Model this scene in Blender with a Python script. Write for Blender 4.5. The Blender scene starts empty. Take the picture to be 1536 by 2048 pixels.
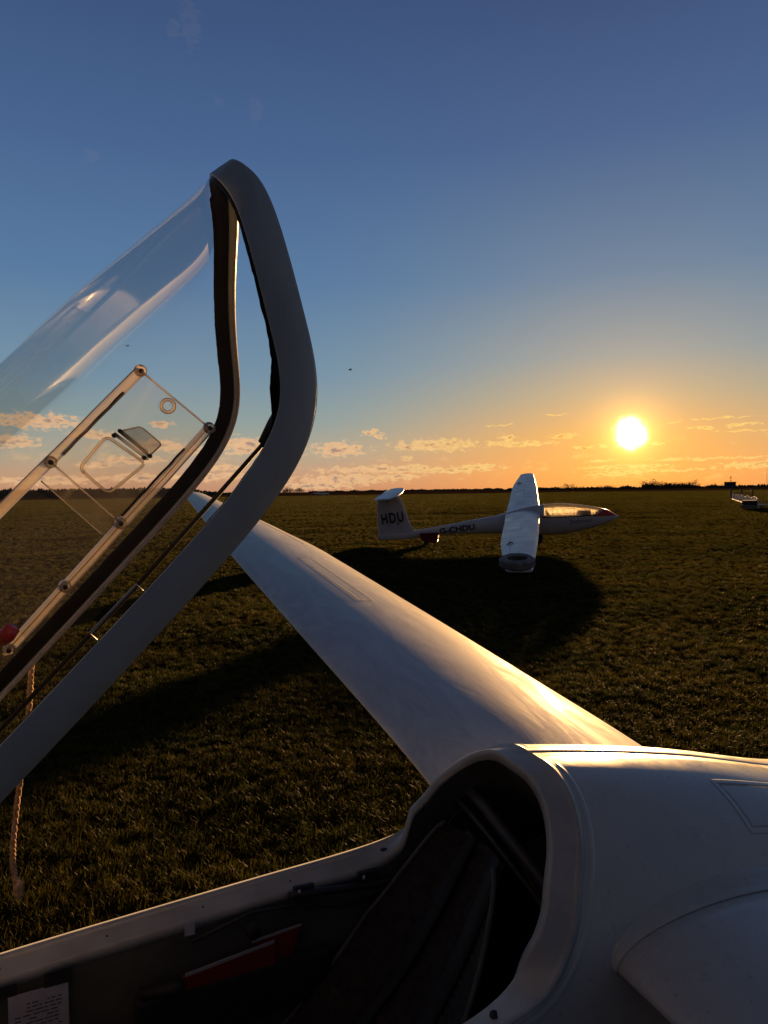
import bpy, bmesh, math, random
from math import sin, cos, pi, radians, sqrt
from mathutils import Vector, Matrix, noise

random.seed(7)
SC = bpy.context.scene
COL = SC.collection
V = Vector

# ------------------------------------------------------------------ camera
CAM_H = 1.6
cd = bpy.data.cameras.new('camera')
cd.sensor_fit = 'VERTICAL'; cd.sensor_height = 36.0; cd.lens = 36.0 * 1420 / 2048
cd.clip_start = 0.05; cd.clip_end = 30000
cam = bpy.data.objects.new('camera', cd); COL.objects.link(cam)
_p = radians(1.70)
_f = V((0, cos(_p), -sin(_p))); _r0 = V((1, 0, 0)); _u0 = _r0.cross(_f)
_a = radians(0.82)
_r = _r0 * cos(_a) - _u0 * sin(_a); _u = _u0 * cos(_a) + _r0 * sin(_a)
cam.matrix_world = Matrix(((_r.x, _u.x, -_f.x, 0), (_r.y, _u.y, -_f.y, 0), (_r.z, _u.z, -_f.z, CAM_H), (0, 0, 0, 1)))
SC.camera = cam
SC.render.resolution_x = 768; SC.render.resolution_y = 1024

# ------------------------------------------------------------------ colour management
SC.render.engine = 'CYCLES'
SC.view_settings.view_transform = 'Standard'; SC.view_settings.look = 'None'
SC.view_settings.gamma = 1; SC.view_settings.use_curve_mapping = False
SC.view_settings.exposure = 1.15
SC.cycles.transparent_max_bounces = 24
SC.cycles.max_bounces = 8
SC.cycles.sample_clamp_indirect = 6.0

# ------------------------------------------------------------------ sun
SUN_AZ, SUN_EL = 19.2, 4.05
sun_dir = V((sin(radians(SUN_AZ)) * cos(radians(SUN_EL)), cos(radians(SUN_AZ)) * cos(radians(SUN_EL)), sin(radians(SUN_EL))))
sl = bpy.data.lights.new('sun', 'SUN'); sl.energy = 5.0; sl.angle = radians(0.6); sl.color = (1.0, 0.53, 0.19)
so = bpy.data.objects.new('sun', sl); COL.objects.link(so)
so.rotation_mode = 'QUATERNION'; so.rotation_quaternion = sun_dir.to_track_quat('Z', 'Y')

# ------------------------------------------------------------------ node helper
class NT:
    def __init__(s, tree):
        s.t = tree; s.n = tree.nodes; s.l = tree.links
    def new(s, typ, **kw):
        nd = s.n.new(typ)
        for k, v in kw.items(): setattr(nd, k, v)
        return nd
    def put(s, sock, v):
        if v is None: return
        if isinstance(v, bpy.types.NodeSocket): s.l.new(v, sock)
        else:
            if isinstance(v, (tuple, list)) and len(v) == 3 and sock.type == 'RGBA': v = (*v, 1)
            sock.default_value = v
    def math(s, op, a, b=None, c=None, clamp=False):
        nd = s.new('ShaderNodeMath', operation=op); nd.use_clamp = clamp
        s.put(nd.inputs[0], a); s.put(nd.inputs[1], b); s.put(nd.inputs[2], c)
        return nd.outputs[0]
    def vmath(s, op, a, b=None, out=0):
        nd = s.new('ShaderNodeVectorMath', operation=op)
        s.put(nd.inputs[0], a); s.put(nd.inputs[1], b)
        return nd.outputs[out]
    def ramp(s, fac, stops, interp='LINEAR'):
        nd = s.new('ShaderNodeValToRGB'); cr = nd.color_ramp; cr.interpolation = interp
        while len(cr.elements) < len(stops): cr.elements.new(0.5)
        for e, (p, c) in zip(cr.elements, stops):
            e.position = p; e.color = (*c, 1) if not isinstance(c, (int, float)) else (c, c, c, 1)
        s.put(nd.inputs[0], fac); return nd.outputs[0]
    def mix(s, fac, a, b, typ='RGBA', blend='MIX'):
        nd = s.new('ShaderNodeMix', data_type=typ)
        if typ == 'RGBA':
            nd.blend_type = blend; s.put(nd.inputs[0], fac); s.put(nd.inputs[6], a); s.put(nd.inputs[7], b); return nd.outputs[2]
        s.put(nd.inputs[0], fac); s.put(nd.inputs[2], a); s.put(nd.inputs[3], b); return nd.outputs[0]
    def smooth(s, v, lo, hi, tlo=0.0, thi=1.0):
        nd = s.new('ShaderNodeMapRange', interpolation_type='SMOOTHSTEP')
        s.put(nd.inputs[0], v); s.put(nd.inputs[1], lo); s.put(nd.inputs[2], hi); s.put(nd.inputs[3], tlo); s.put(nd.inputs[4], thi)
        return nd.outputs[0]
    def noise(s, vec, scale, detail=4, rough=0.5, out=0, dist=0):
        nd = s.new('ShaderNodeTexNoise'); s.put(nd.inputs['Vector'], vec)
        nd.inputs['Scale'].default_value = scale; nd.inputs['Detail'].default_value = detail
        nd.inputs['Roughness'].default_value = rough; nd.inputs['Distortion'].default_value = dist
        return nd.outputs[out]

def srgb(r, g, b):
    f = lambda c: (c / 12.92 if c <= .04045 else ((c + .055) / 1.055) ** 2.4)
    return (f(r / 255), f(g / 255), f(b / 255))

# ------------------------------------------------------------------ world: dusk sky, sun glow, clouds
W = bpy.data.worlds.new('World'); SC.world = W; W.use_nodes = True
w = NT(W.node_tree); w.n.clear()
tc = w.new('ShaderNodeTexCoord')
D = w.vmath('NORMALIZE', tc.outputs['Generated'])
sep = w.new('ShaderNodeSeparateXYZ'); w.put(sep.inputs[0], D)
el = w.math('MULTIPLY', w.math('ARCSINE', sep.outputs[2]), 180 / pi)
az = w.math('MULTIPLY', w.math('ARCTAN2', sep.outputs[0], sep.outputs[1]), 180 / pi)
daz = w.math('ABSOLUTE', w.math('WRAP', w.math('SUBTRACT', az, SUN_AZ), 180.0, -180.0))
elf = w.math('DIVIDE', w.math('MAXIMUM', el, 0.0), 45.0, clamp=True)
e_ = lambda d: d / 45.0
cool = w.ramp(elf, [(0, srgb(196, 142, 112)), (e_(1.2), srgb(204, 158, 124)), (e_(3.0), srgb(180, 168, 145)), (e_(5.5), srgb(146, 162, 160)),
                    (e_(9), srgb(119, 148, 168)), (e_(16), srgb(90, 124, 162)), (e_(25), srgb(72, 101, 145)), (e_(34), srgb(60, 83, 124)), (1, srgb(41, 47, 62))])
warm = w.ramp(elf, [(0, srgb(250, 162, 82)), (e_(1.5), srgb(246, 170, 90)), (e_(4), srgb(228, 172, 102)), (e_(7), srgb(184, 168, 136)), (e_(10), srgb(148, 157, 156)),
                    (e_(16), srgb(106, 132, 158)), (e_(25), srgb(76, 101, 143)), (e_(34), srgb(61, 81, 122)), (1, srgb(41, 47, 62))])
away = w.ramp(elf, [(0, srgb(66, 62, 66)), (e_(4), srgb(78, 70, 76)), (e_(10), srgb(70, 70, 82)), (e_(20), srgb(58, 64, 84)), (1, srgb(41, 47, 62))])
fw = w.smooth(daz, 27.0, 2.0)
fa = w.smooth(daz, 48.0, 105.0)
base = w.mix(fw, cool, warm)
base = w.mix(fa, base, away)
# physical sky mixed in lightly
sky = w.new('ShaderNodeTexSky'); sky.sky_type = 'NISHITA'; sky.sun_disc = False
sky.sun_elevation = radians(SUN_EL); sky.sun_rotation = radians(SUN_AZ); sky.air_density = 1.2; sky.dust_density = 1.5; sky.ozone_density = 2.0
base = w.mix(0.04, base, w.mix(1.0, sky.outputs[0], (0.08, 0.08, 0.08), blend='MULTIPLY'))
# sun glow
cosang = w.vmath('DOT_PRODUCT', D, tuple(sun_dir), out=1)
ang = w.math('MULTIPLY', w.math('ARCCOSINE', w.math('MINIMUM', cosang, 1.0)), 180 / pi)
g1 = w.math('POWER', 2.718, w.math('MULTIPLY', ang, -1 / 4.2))
g2 = w.math('POWER', 2.718, w.math('MULTIPLY', ang, -1 / 0.85))
g3 = w.smooth(w.math('ADD', ang, w.math('MULTIPLY', w.math('SUBTRACT', w.noise(D, 60, 3, .6), .5), .9)), 1.5, 0.0)
def scalec(c, f):
    return w.mix(1.0, c, f, blend='MULTIPLY')
def fcol(f, c):
    cmb = w.new('ShaderNodeVectorMath', operation='SCALE'); w.put(cmb.inputs[0], c); w.put(cmb.inputs[3], f); return cmb.outputs[0]
glow = w.vmath('ADD', w.vmath('ADD', fcol(g1, (0.42, 0.17, 0.01)), fcol(g2, (4.0, 2.0, 0.40))), fcol(g3, (10.0, 7.5, 3.8)))
# clouds in azimuth / elevation space
AE = w.new('ShaderNodeCombineXYZ'); w.put(AE.inputs[0], az); w.put(AE.inputs[1], el)
blobs = [  # az, el, half-width, half-height in degrees
    (-26.0, 5.4, 3.2, .55), (-27.6, 3.9, 1.8, .5), (-22.2, 4.5, 1.7, .35), (-17.4, 3.7, 1.9, .45), (-19.5, 2.6, 2.2, .35), (-15.3, 3.4, 1.5, .4),
    (-10.8, 3.7, 2.3, .65), (-25.5, 1.1, 3.8, .35), (-19, 1.3, 3.0, .3), (-13.5, 1.3, 3.0, .3), (-12.6, 2.0, 1.6, .25), (-22, 2.2, 1.6, .2), (-17.2, 5.3, .8, .25),
    (-3.6, 3.4, 2.1, .55), (-.9, 4.7, .75, .25), (-.3, 4.35, .5, .2), (4.4, 3.6, 3.3, .5), (2.1, 3.55, 1.2, .25), (1.9, 2.55, .4, .22), (-6.4, 3.7, .35, .25),
    (0.1, 1.75, 5.2, .33), (-3.2, .95, 3.8, .45), (.9, 1.1, 2.2, .25), (5.3, 1.6, 3.0, .25), (7.6, 1.75, 1.8, .3), (-5.5, .5, 3.5, .3),
    (10.9, 3.55, 2.5, .22), (9.4, 3.75, 1.3, .12), (14.3, 4.05, 1.0, .22), (15.7, 3.15, .8, .13), (19.0, 1.6, 3.4, .16), (20.6, 1.25, 4.2, .13), (18.2, 1.05, 2.0, .14),
    (17.1, 2.1, 1.0, .1), (21.1, 3.25, .5, .16), (17.2, 3.2, .35, .16), (24.3, 4.3, .7, .17), (26.9, 4.4, 1.2, .12), (27.0, 3.95, 1.8, .07), (25.6, 4.95, 2.2, .05),
    (22.1, 4.75, .8, .06), (9.2, 5.05, 1.0, .05), (13.6, 5.75, 1.0, .04), (24.0, 2.05, 4.4, .09), (28.0, 1.5, 2.5, .25),
    (-14.5, 32.2, .7, 1.4), (-15.7, 31.7, .5, .5), (-21.8, 23.5, .5, .5), (-9.6, 27.6, .5, .8), (-12.6, 28, .4, .3), (10.0, 4.0, .7, .2), (-33, 4.5, 3, .6), (-38, 2.5, 4, .5), (33, 3, 3, .4), (38, 1.5, 4, .4)]
warp = w.noise(AE.outputs[0], 1.1, 6, .62, out=1)
wv = w.vmath('MULTIPLY', w.vmath('SUBTRACT', warp, (.5, .5, .5)), (1.5, .75, 0))
AEw = w.vmath('ADD', AE.outputs[0], wv)
acc = None
for (ba, be, bw, bh) in blobs:
    d = w.vmath('MULTIPLY', w.vmath('SUBTRACT', AEw, (ba, be, 0)), (1 / bw, 1 / bh, 0))
    ln = w.vmath('LENGTH', d, out=1)
    acc = ln if acc is None else w.math('MINIMUM', acc, ln)
stret = w.vmath('MULTIPLY', AE.outputs[0], (1.0, 2.2, 1))
cn = w.noise(stret, 1.7, 8, .66)
cn2 = w.noise(w.vmath('ADD', stret, (3.1, 1.7, 0)), .45, 5, .6)
field = w.math('ADD', w.math('SUBTRACT', 1.0, acc), w.math('MULTIPLY', w.math('SUBTRACT', cn, .5), 3.6))
dens = w.smooth(field, -0.25, 0.45)
band = w.math('MULTIPLY', w.smooth(el, 0.1, 0.9), w.smooth(el, 5.5, 2.0))
thin = w.math('MULTIPLY', w.smooth(w.math('ADD', cn2, w.math('MULTIPLY', cn, .5)), .80, .98), band)
hi = w.smooth(el, 14.0, 8.0, .022, 1.0)
dens = w.math('MULTIPLY', w.math('MAXIMUM', dens, w.math('MULTIPLY', thin, .45)), hi)
# shading inside the cloud: bright rim, grey-violet body on the dense lower side
core = w.math('MULTIPLY', w.smooth(field, .3, 1.05), w.smooth(w.noise(w.vmath('ADD', stret, (0, .35, 0)), 1.1, 5, .55), .40, .60))
sunside = w.smooth(daz, 26.0, 3.0)
lit = w.mix(sunside, srgb(236, 188, 140), srgb(255, 212, 120))
shad = w.mix(sunside, srgb(150, 128, 122), srgb(214, 138, 66))
ccol = w.mix(w.math('MULTIPLY', core, .9), lit, shad)
skyc = w.mix(w.math('MULTIPLY', dens, .9), base, ccol)
sil = w.math('SUBTRACT', 1.0, w.math('MULTIPLY', dens, .0))
full = w.vmath('ADD', skyc, glow)
# below the horizon (hidden by the ground) the sky ends in a dull ground tone
full = w.mix(w.smooth(el, -0.3, -1.5), full, srgb(60, 52, 30))
bg = w.new('ShaderNodeBackground'); w.put(bg.inputs[0], full); bg.inputs[1].default_value = 2 ** -1.15
ow = w.new('ShaderNodeOutputWorld'); w.l.new(bg.outputs[0], ow.inputs[0])
W.cycles.sampling_method = 'MANUAL'; W.cycles.sample_map_resolution = 1024

# ------------------------------------------------------------------ materials
MATS = {}
def mat(name):
    m = bpy.data.materials.new(name); m.use_nodes = True
    t = NT(m.node_tree); t.n.clear()
    o = t.new('ShaderNodeOutputMaterial'); MATS[name] = m
    return m, t, o
def pbr(name, col, rough=.5, metal=0, spec=.5, bump=0, bscale=40, var=0.0, vscale=6, coat=0, trans=0, detail=5):
    m, t, o = mat(name)
    b = t.new('ShaderNodeBsdfPrincipled')
    oc = t.new('ShaderNodeTexCoord').outputs['Object']
    c = (*col, 1)
    if var:
        nz = t.noise(oc, vscale, detail, .6)
        c = t.mix(t.smooth(nz, .3, .7), tuple(x * (1 - var) for x in col), tuple(min(1, x * (1 + var)) for x in col))
    t.put(b.inputs['Base Color'], c)
    b.inputs['Metallic'].default_value = metal; b.inputs['Specular IOR Level'].default_value = spec
    if var: t.put(b.inputs['Roughness'], t.smooth(t.noise(oc, vscale * 1.7, 5, .6), .3, .7, rough * .8, min(1, rough * 1.25)))
    else: b.inputs['Roughness'].default_value = rough
    b.inputs['Coat Weight'].default_value = coat; b.inputs['Coat Roughness'].default_value = .06
    if bump:
        bp = t.new('ShaderNodeBump'); bp.inputs['Strength'].default_value = 1; bp.inputs['Distance'].default_value = bump
        t.put(bp.inputs['Height'], t.noise(oc, bscale, 6, .6)); t.l.new(bp.outputs[0], b.inputs['Normal'])
    t.l.new(b.outputs[0], o.inputs[0])
    return m
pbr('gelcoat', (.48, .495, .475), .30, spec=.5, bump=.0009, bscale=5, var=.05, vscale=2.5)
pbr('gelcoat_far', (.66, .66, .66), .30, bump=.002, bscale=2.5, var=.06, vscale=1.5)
pbr('frame_paint', (.50, .53, .50), .42, bump=.0002, bscale=90, var=.06, vscale=14)
pbr('contact_face', (.50, .42, .34), .5, bump=.0006, bscale=120, var=.2, vscale=30)
pbr('sill_flange', (.36, .37, .36), .38, bump=.0004, bscale=60, var=.12, vscale=12)
pbr('black_sealant', (.003, .003, .0035), .55, spec=.12, bump=.0012, bscale=60)
pbr('black_rubber', (.015, .015, .016), .7, bump=.001, bscale=90)
pbr('rod_steel', (.03, .03, .032), .4, metal=.3)
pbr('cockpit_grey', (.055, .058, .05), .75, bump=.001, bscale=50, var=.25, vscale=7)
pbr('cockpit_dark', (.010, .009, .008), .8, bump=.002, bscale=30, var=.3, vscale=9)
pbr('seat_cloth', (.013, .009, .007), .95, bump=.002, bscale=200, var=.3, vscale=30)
pbr('strap_web', (.010, .011, .013), .8, bump=.001, bscale=400)
pbr('tube_grey', (.07, .075, .078), .4, metal=.2)
pbr('cable_black', (.012, .012, .012), .5)
pbr('tape_black', (.008, .008, .008), .7)
pbr('paper', (.34, .35, .42), .8, var=.08, vscale=20)
pbr('ink', (.03, .03, .04), .8)
pbr('folder_red', (.14, .008, .006), .6, var=.15, vscale=14)
pbr('folder_white', (.26, .27, .31), .7)
pbr('stripe_yellow', (.5, .3, .04), .7)
pbr('knob_red', (.35, .01, .015), .35)
pbr('metal_bright', (.5, .5, .5), .3, metal=1)
pbr('screw_dark', (.02, .02, .03), .35, metal=.6)
pbr('rope_fibre', (.42, .26, .15), .95, bump=.002, bscale=300, var=.35, vscale=90)
pbr('seam_grey', (.40, .41, .41), .5)
pbr('tyre_rubber', (.20, .205, .21), .75, bump=.004, bscale=30, var=.35, vscale=8)
pbr('dolly_red', (.16, .018, .012), .7, var=.3, vscale=5)
pbr('letter_black', (.02, .021, .02), .5)
pbr('letter_faint', (.28, .25, .26), .6)
pbr('nose_red', (.30, .035, .02), .35)
pbr('bark', (.045, .035, .028), .95, var=.3, vscale=2)
pbr('bush_leaf', (.04, .042, .018), .9, var=.5, vscale=.6)
pbr('building_wall', (.09, .095, .09), .8, var=.15, vscale=.6)
pbr('building_roof', (.045, .04, .035), .8)
pbr('post_white', (.8, .8, .8), .5, var=.1, vscale=4)
pbr('dark_metal', (.03, .028, .026), .6)
pbr('trailer_panel', (.16, .15, .15), .7, var=.15, vscale=3)
pbr('bird_dark', (.03, .03, .03), .9)
pbr('aircraft_blue', (.05, .08, .16), .5)

# dust, drips and specks on the gelcoat of the fuselage
mg = MATS['gelcoat']; t = NT(mg.node_tree); b = [q for q in mg.node_tree.nodes if q.type == 'BSDF_PRINCIPLED'][0]
oc = t.new('ShaderNodeTexCoord').outputs['Object']
old = b.inputs['Base Color'].links[0].from_socket
spk = t.smooth(t.noise(oc, 70, 2, .5), .69, .74); drip = t.smooth(t.noise(t.vmath('MULTIPLY', oc, (9, 9, 1.4)), 1.6, 7, .7), .50, .72)
t.put(b.inputs['Base Color'], t.mix(t.math('MULTIPLY', spk, .5), t.mix(t.math('MULTIPLY', drip, .22), old, (.36, .35, .32)), (.2, .18, .15)))
rg = t.noise(t.vmath('MULTIPLY', oc, (3, 3, 1)), 4, 8, .7); t.put(b.inputs['Roughness'], t.smooth(rg, .3, .7, .22, .42)); b.inputs['Coat Weight'].default_value = .25
# foreground wing: gelcoat with wiped, dried dew smears
m, t, o = mat('wing_gelcoat')
b = t.new('ShaderNodeBsdfPrincipled'); oc = t.new('ShaderNodeTexCoord').outputs['Object']
st = t.vmath('MULTIPLY', oc, (5.5, 1.1, 1))
n1 = t.noise(st, 1.6, 9, .72, dist=1.6)
n2 = t.noise(oc, 60, 6, .7)
n3 = t.noise(t.vmath('MULTIPLY', oc, (10, 2.0, 1)), 1.3, 6, .6, dist=2.4)
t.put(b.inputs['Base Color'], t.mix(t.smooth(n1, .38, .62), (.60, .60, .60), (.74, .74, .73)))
t.put(b.inputs['Roughness'], t.math('ADD', t.smooth(n1, .38, .62, .46, .64), t.math('MULTIPLY', n2, .06)))
b.inputs['Specular IOR Level'].default_value = .5; b.inputs['IOR'].default_value = 1.06; b.inputs['Coat Weight'].default_value = .22; b.inputs['Coat Roughness'].default_value = .06
bp = t.new('ShaderNodeBump'); bp.inputs['Distance'].default_value = .0013; bp.inputs['Strength'].default_value = .8
t.put(bp.inputs['Height'], t.math('ADD', t.math('MULTIPLY', n1, .5), t.math('ADD', t.math('MULTIPLY', n3, .35), t.math('MULTIPLY', n2, .03))))
t.l.new(bp.outputs[0], b.inputs['Normal']); t.l.new(b.outputs[0], o.inputs[0])

# acrylic: see-through with mirror-like reflections and milky scatter, part dust, part sheen put into the colour
def acrylic(name, milk, mcol, rough=.02, refl=1.0, tint=(1, 1, 1), dust=0.0, tfac=.6, far_sheen=0.0):
    m, t, o = mat(name)
    oc = t.new('ShaderNodeTexCoord').outputs['Object']
    tr = t.new('ShaderNodeBsdfTransparent'); t.put(tr.inputs[0], tint)
    gl = t.new('ShaderNodeBsdfGlossy'); gl.inputs['Roughness'].default_value = rough
    df = t.new('ShaderNodeBsdfDiffuse'); t.put(df.inputs[0], mcol)
    tl = t.new('ShaderNodeBsdfTranslucent'); t.put(tl.inputs[0], mcol)
    mk = t.new('ShaderNodeMixShader'); mk.inputs[0].default_value = tfac; t.l.new(df.outputs[0], mk.inputs[1]); t.l.new(tl.outputs[0], mk.inputs[2])
    m1 = t.new('ShaderNodeMixShader')
    f = milk
    if dust: f = t.smooth(t.noise(oc, 7, 8, .65), .35, .75, milk * (1 - dust), milk * (1 + dust))
    if far_sheen:  # far side made milkier, standing in for its backlit sheen
        sx = t.new('ShaderNodeSeparateXYZ'); t.put(sx.inputs[0], oc)
        streak = t.smooth(t.noise(t.vmath('MULTIPLY', oc, (1.2, 3, 9)), 2.2, 7, .6), .35, .7, .55, 1.5)
        f = t.math('ADD', f, t.math('MULTIPLY', t.smooth(sx.outputs[1], .0, .2, 0.0, far_sheen), streak))
    t.put(m1.inputs[0], f); t.l.new(tr.outputs[0], m1.inputs[1]); t.l.new(mk.outputs[0], m1.inputs[2])
    fr = t.new('ShaderNodeFresnel'); fr.inputs[0].default_value = 1.49
    m2 = t.new('ShaderNodeMixShader'); t.put(m2.inputs[0], t.math('MULTIPLY', fr.outputs[0], refl, clamp=True))
    t.l.new(m1.outputs[0], m2.inputs[1]); t.l.new(gl.outputs[0], m2.inputs[2]); t.l.new(m2.outputs[0], o.inputs[0])
    return m
acrylic('canopy_acrylic', .0022, (.72, .70, .84), .06, .38, dust=.4, far_sheen=.011)
acrylic('vent_acrylic', .028, (.9, .8, .7), .05, .6, tint=(.96, .95, .93), dust=.5)
acrylic('rail_acrylic', .42, (1, .88, .72), .10, 1.0, tint=(.80, .78, .76), dust=.3)
acrylic('far_acrylic', .68, (1, .95, .8), .12, .9, tint=(.95, .93, .9), dust=.5, tfac=.85)

# ground + grass
m, t, o = mat('turf_soil')
b = t.new('ShaderNodeBsdfPrincipled'); geo = t.new('ShaderNodeNewGeometry').outputs['Position']
a1 = t.noise(t.vmath('MULTIPLY', geo, (.25, 1, 1)), .35, 7, .6); a2 = t.noise(geo, 5, 8, .7); a3 = t.noise(geo, .012, 5, .6)
far_n = t.noise(t.vmath('MULTIPLY', geo, (.12, 1, 1)), .06, 8, .68)
c = t.mix(t.smooth(a1, .3, .7), (.015, .014, .0025), (.034, .027, .004))
c = t.mix(t.smooth(a2, .35, .7), c, (.040, .032, .005))
c = t.mix(t.smooth(far_n, .38, .62), t.mix(.6, c, (.016, .013, .003)), c)
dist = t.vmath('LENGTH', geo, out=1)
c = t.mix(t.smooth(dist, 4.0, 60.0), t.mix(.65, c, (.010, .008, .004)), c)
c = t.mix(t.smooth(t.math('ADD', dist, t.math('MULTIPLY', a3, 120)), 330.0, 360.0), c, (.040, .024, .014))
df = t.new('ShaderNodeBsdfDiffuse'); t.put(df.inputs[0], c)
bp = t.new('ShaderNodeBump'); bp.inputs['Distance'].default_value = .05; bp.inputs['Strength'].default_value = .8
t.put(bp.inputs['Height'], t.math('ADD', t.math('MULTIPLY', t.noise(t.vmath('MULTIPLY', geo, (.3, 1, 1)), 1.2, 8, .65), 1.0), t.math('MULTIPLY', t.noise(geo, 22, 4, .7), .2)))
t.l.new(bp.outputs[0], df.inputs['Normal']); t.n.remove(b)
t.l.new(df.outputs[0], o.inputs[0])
m, t, o = mat('grass_blade')
geo = t.new('ShaderNodeNewGeometry').outputs['Position']
nz = t.noise(geo, .9, 5, .6); nz2 = t.noise(geo, 38, 2, .5)
c = t.mix(t.smooth(nz, .3, .7), (.030, .040, .005), (.064, .056, .008))
c = t.mix(t.math('MULTIPLY', t.smooth(nz2, .58, .78), .4), c, (.11, .08, .022))
df = t.new('ShaderNodeBsdfPrincipled'); t.put(df.inputs['Base Color'], c); df.inputs['Roughness'].default_value = .55; df.inputs['Specular IOR Level'].default_value = .12
tl = t.new('ShaderNodeBsdfTranslucent'); t.put(tl.inputs[0], c)
mx = t.new('ShaderNodeMixShader'); mx.inputs[0].default_value = .5
t.l.new(df.outputs[0], mx.inputs[1]); t.l.new(tl.outputs[0], mx.inputs[2]); t.l.new(mx.outputs[0], o.inputs[0])

# ------------------------------------------------------------------ object helpers
def link(name, me, parent=None, mats=(), smooth=True, kind=None):
    o = bpy.data.objects.new(name, me); COL.objects.link(o)
    for mm in mats: me.materials.append(MATS[mm])
    if smooth and len(me.polygons): me.polygons.foreach_set('use_smooth', [True] * len(me.polygons))
    if parent is not None: o.parent = parent
    if kind: o['kind'] = kind
    return o
def from_data(name, vs, fs, parent=None, mats=(), smooth=True, kind=None, midx=None, recalc=True):
    me = bpy.data.meshes.new(name); me.from_pydata([tuple(v) for v in vs], [], fs); me.update()
    if recalc:
        bm = bmesh.new(); bm.from_mesh(me)
        bmesh.ops.recalc_face_normals(bm, faces=bm.faces); bm.to_mesh(me); bm.free()
    o = link(name, me, parent, mats, smooth, kind)
    if midx: me.polygons.foreach_set('material_index', midx)
    return o
def empty(name, label, cat, M=None, group=None):
    o = bpy.data.objects.new(name, None); COL.objects.link(o); o.empty_display_size = .2
    if M is not None: o.matrix_world = M
    tagt(o, label, cat, group); return o
def tagt(o, label, cat, group=None):
    o['label'] = label; o['category'] = cat
    if group: o['group'] = group
def grid_faces(nr, nc, closed=False, base=0):
    fs = []
    for i in range(nr - 1):
        for j in range(nc if closed else nc - 1):
            a = base + i * nc + j; b2 = base + i * nc + (j + 1) % nc
            fs.append((a, b2, b2 + nc, a + nc))
    return fs
def tube(pts, rad, seg=8, caps=True):
    pts = [V(p) for p in pts]; n = len(pts); vs = []; prev = None
    rads = rad if isinstance(rad, (list, tuple)) else [rad] * n
    for i, p in enumerate(pts):
        d = (pts[min(i + 1, n - 1)] - pts[max(i - 1, 0)]).normalized()
        if prev is None:
            a = d.orthogonal().normalized()
        else:
            a = (prev - d * prev.dot(d)).normalized()
        prev = a; b2 = d.cross(a)
        for k in range(seg):
            th = 2 * pi * k / seg; vs.append(p + (a * cos(th) + b2 * sin(th)) * rads[i])
    fs = grid_faces(n, seg, True)
    if caps: fs += [tuple(range(seg))[::-1], tuple((n - 1) * seg + k for k in range(seg))]
    return vs, fs
def sweep(path_frames, section, closed_section=True):
    """path_frames: list of (P, e1, e2); section: list of (a, b)"""
    vs = []
    for P, e1, e2 in path_frames:
        for a, b2 in section: vs.append(P + e1 * a + e2 * b2)
    return vs, grid_faces(len(path_frames), len(section), closed_section)
def box_data(cx, cy, cz, sx, sy, sz, bev=0):
    vs = []
    for x in (-1, 1):
        for y in (-1, 1):
            for z in (-1, 1): vs.append(V((cx + x * sx / 2, cy + y * sy / 2, cz + z * sz / 2)))
    return vs, [(0, 1, 3, 2), (4, 6, 7, 5), (0, 4, 5, 1), (2, 3, 7, 6), (0, 2, 6, 4), (1, 5, 7, 3)]
def bevel(o, wd, seg=2):
    md = o.modifiers.new('bevel', 'BEVEL'); md.width = wd; md.segments = seg; md.limit_method = 'ANGLE'
    return o
def join_data(parts):
    vs, fs = [], []
    for v, f in parts:
        b0 = len(vs); vs += list(v); fs += [tuple(i + b0 for i in q) for q in f]
    return vs, fs
def lerp_tab(x, xs, ys):
    if x <= xs[0]: return ys[0]
    for i in range(1, len(xs)):
        if x <= xs[i]:
            f = (x - xs[i - 1]) / (xs[i] - xs[i - 1]); return ys[i - 1] * (1 - f) + ys[i] * f
    return ys[-1]
def smooth_tab(x, xs, ys):
    """Catmull-Rom through the table"""
    if x <= xs[0]: return ys[0]
    if x >= xs[-1]: return ys[-1]
    for i in range(1, len(xs)):
        if x <= xs[i]: break
    x0, x1 = xs[i - 1], xs[i]; h = x1 - x0
    def slope(j):
        if j <= 0 or j >= len(xs) - 1: 
            j0 = max(j - 1, 0); j1 = min(j + 1, len(xs) - 1)
            return (ys[j1] - ys[j0]) / (xs[j1] - xs[j0])
        a = (ys[j] - ys[j - 1]) / (xs[j] - xs[j - 1]); b2 = (ys[j + 1] - ys[j]) / (xs[j + 1] - xs[j])
        return 0 if a * b2 <= 0 else 2 * a * b2 / (a + b2)
    f = (x - x0) / h; m0 = slope(i - 1) * h; m1 = slope(i) * h
    return (2 * f**3 - 3 * f**2 + 1) * ys[i - 1] + (f**3 - 2 * f**2 + f) * m0 + (-2 * f**3 + 3 * f**2) * ys[i] + (f**3 - f**2) * m1
def text_obj(name, s, size, M, parent, m, ext=.001, font_x=1.0, space=1.0, offset=0.0):
    cu = bpy.data.curves.new(name, 'FONT'); cu.body = s; cu.size = size; cu.extrude = ext; cu.space_character = space; cu.offset = offset
    tmp = bpy.data.objects.new('tmp_text', cu); COL.objects.link(tmp)
    dg = bpy.context.evaluated_depsgraph_get(); dg.update()
    me = bpy.data.meshes.new_from_object(tmp.evaluated_get(dg))
    bpy.data.objects.remove(tmp); bpy.data.curves.remove(cu)
    me.materials.clear()
    o = link(name, me, parent, (m,), smooth=False)
    o.matrix_local = M @ Matrix.Diagonal((font_x, 1, 1, 1))
    return o

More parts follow.
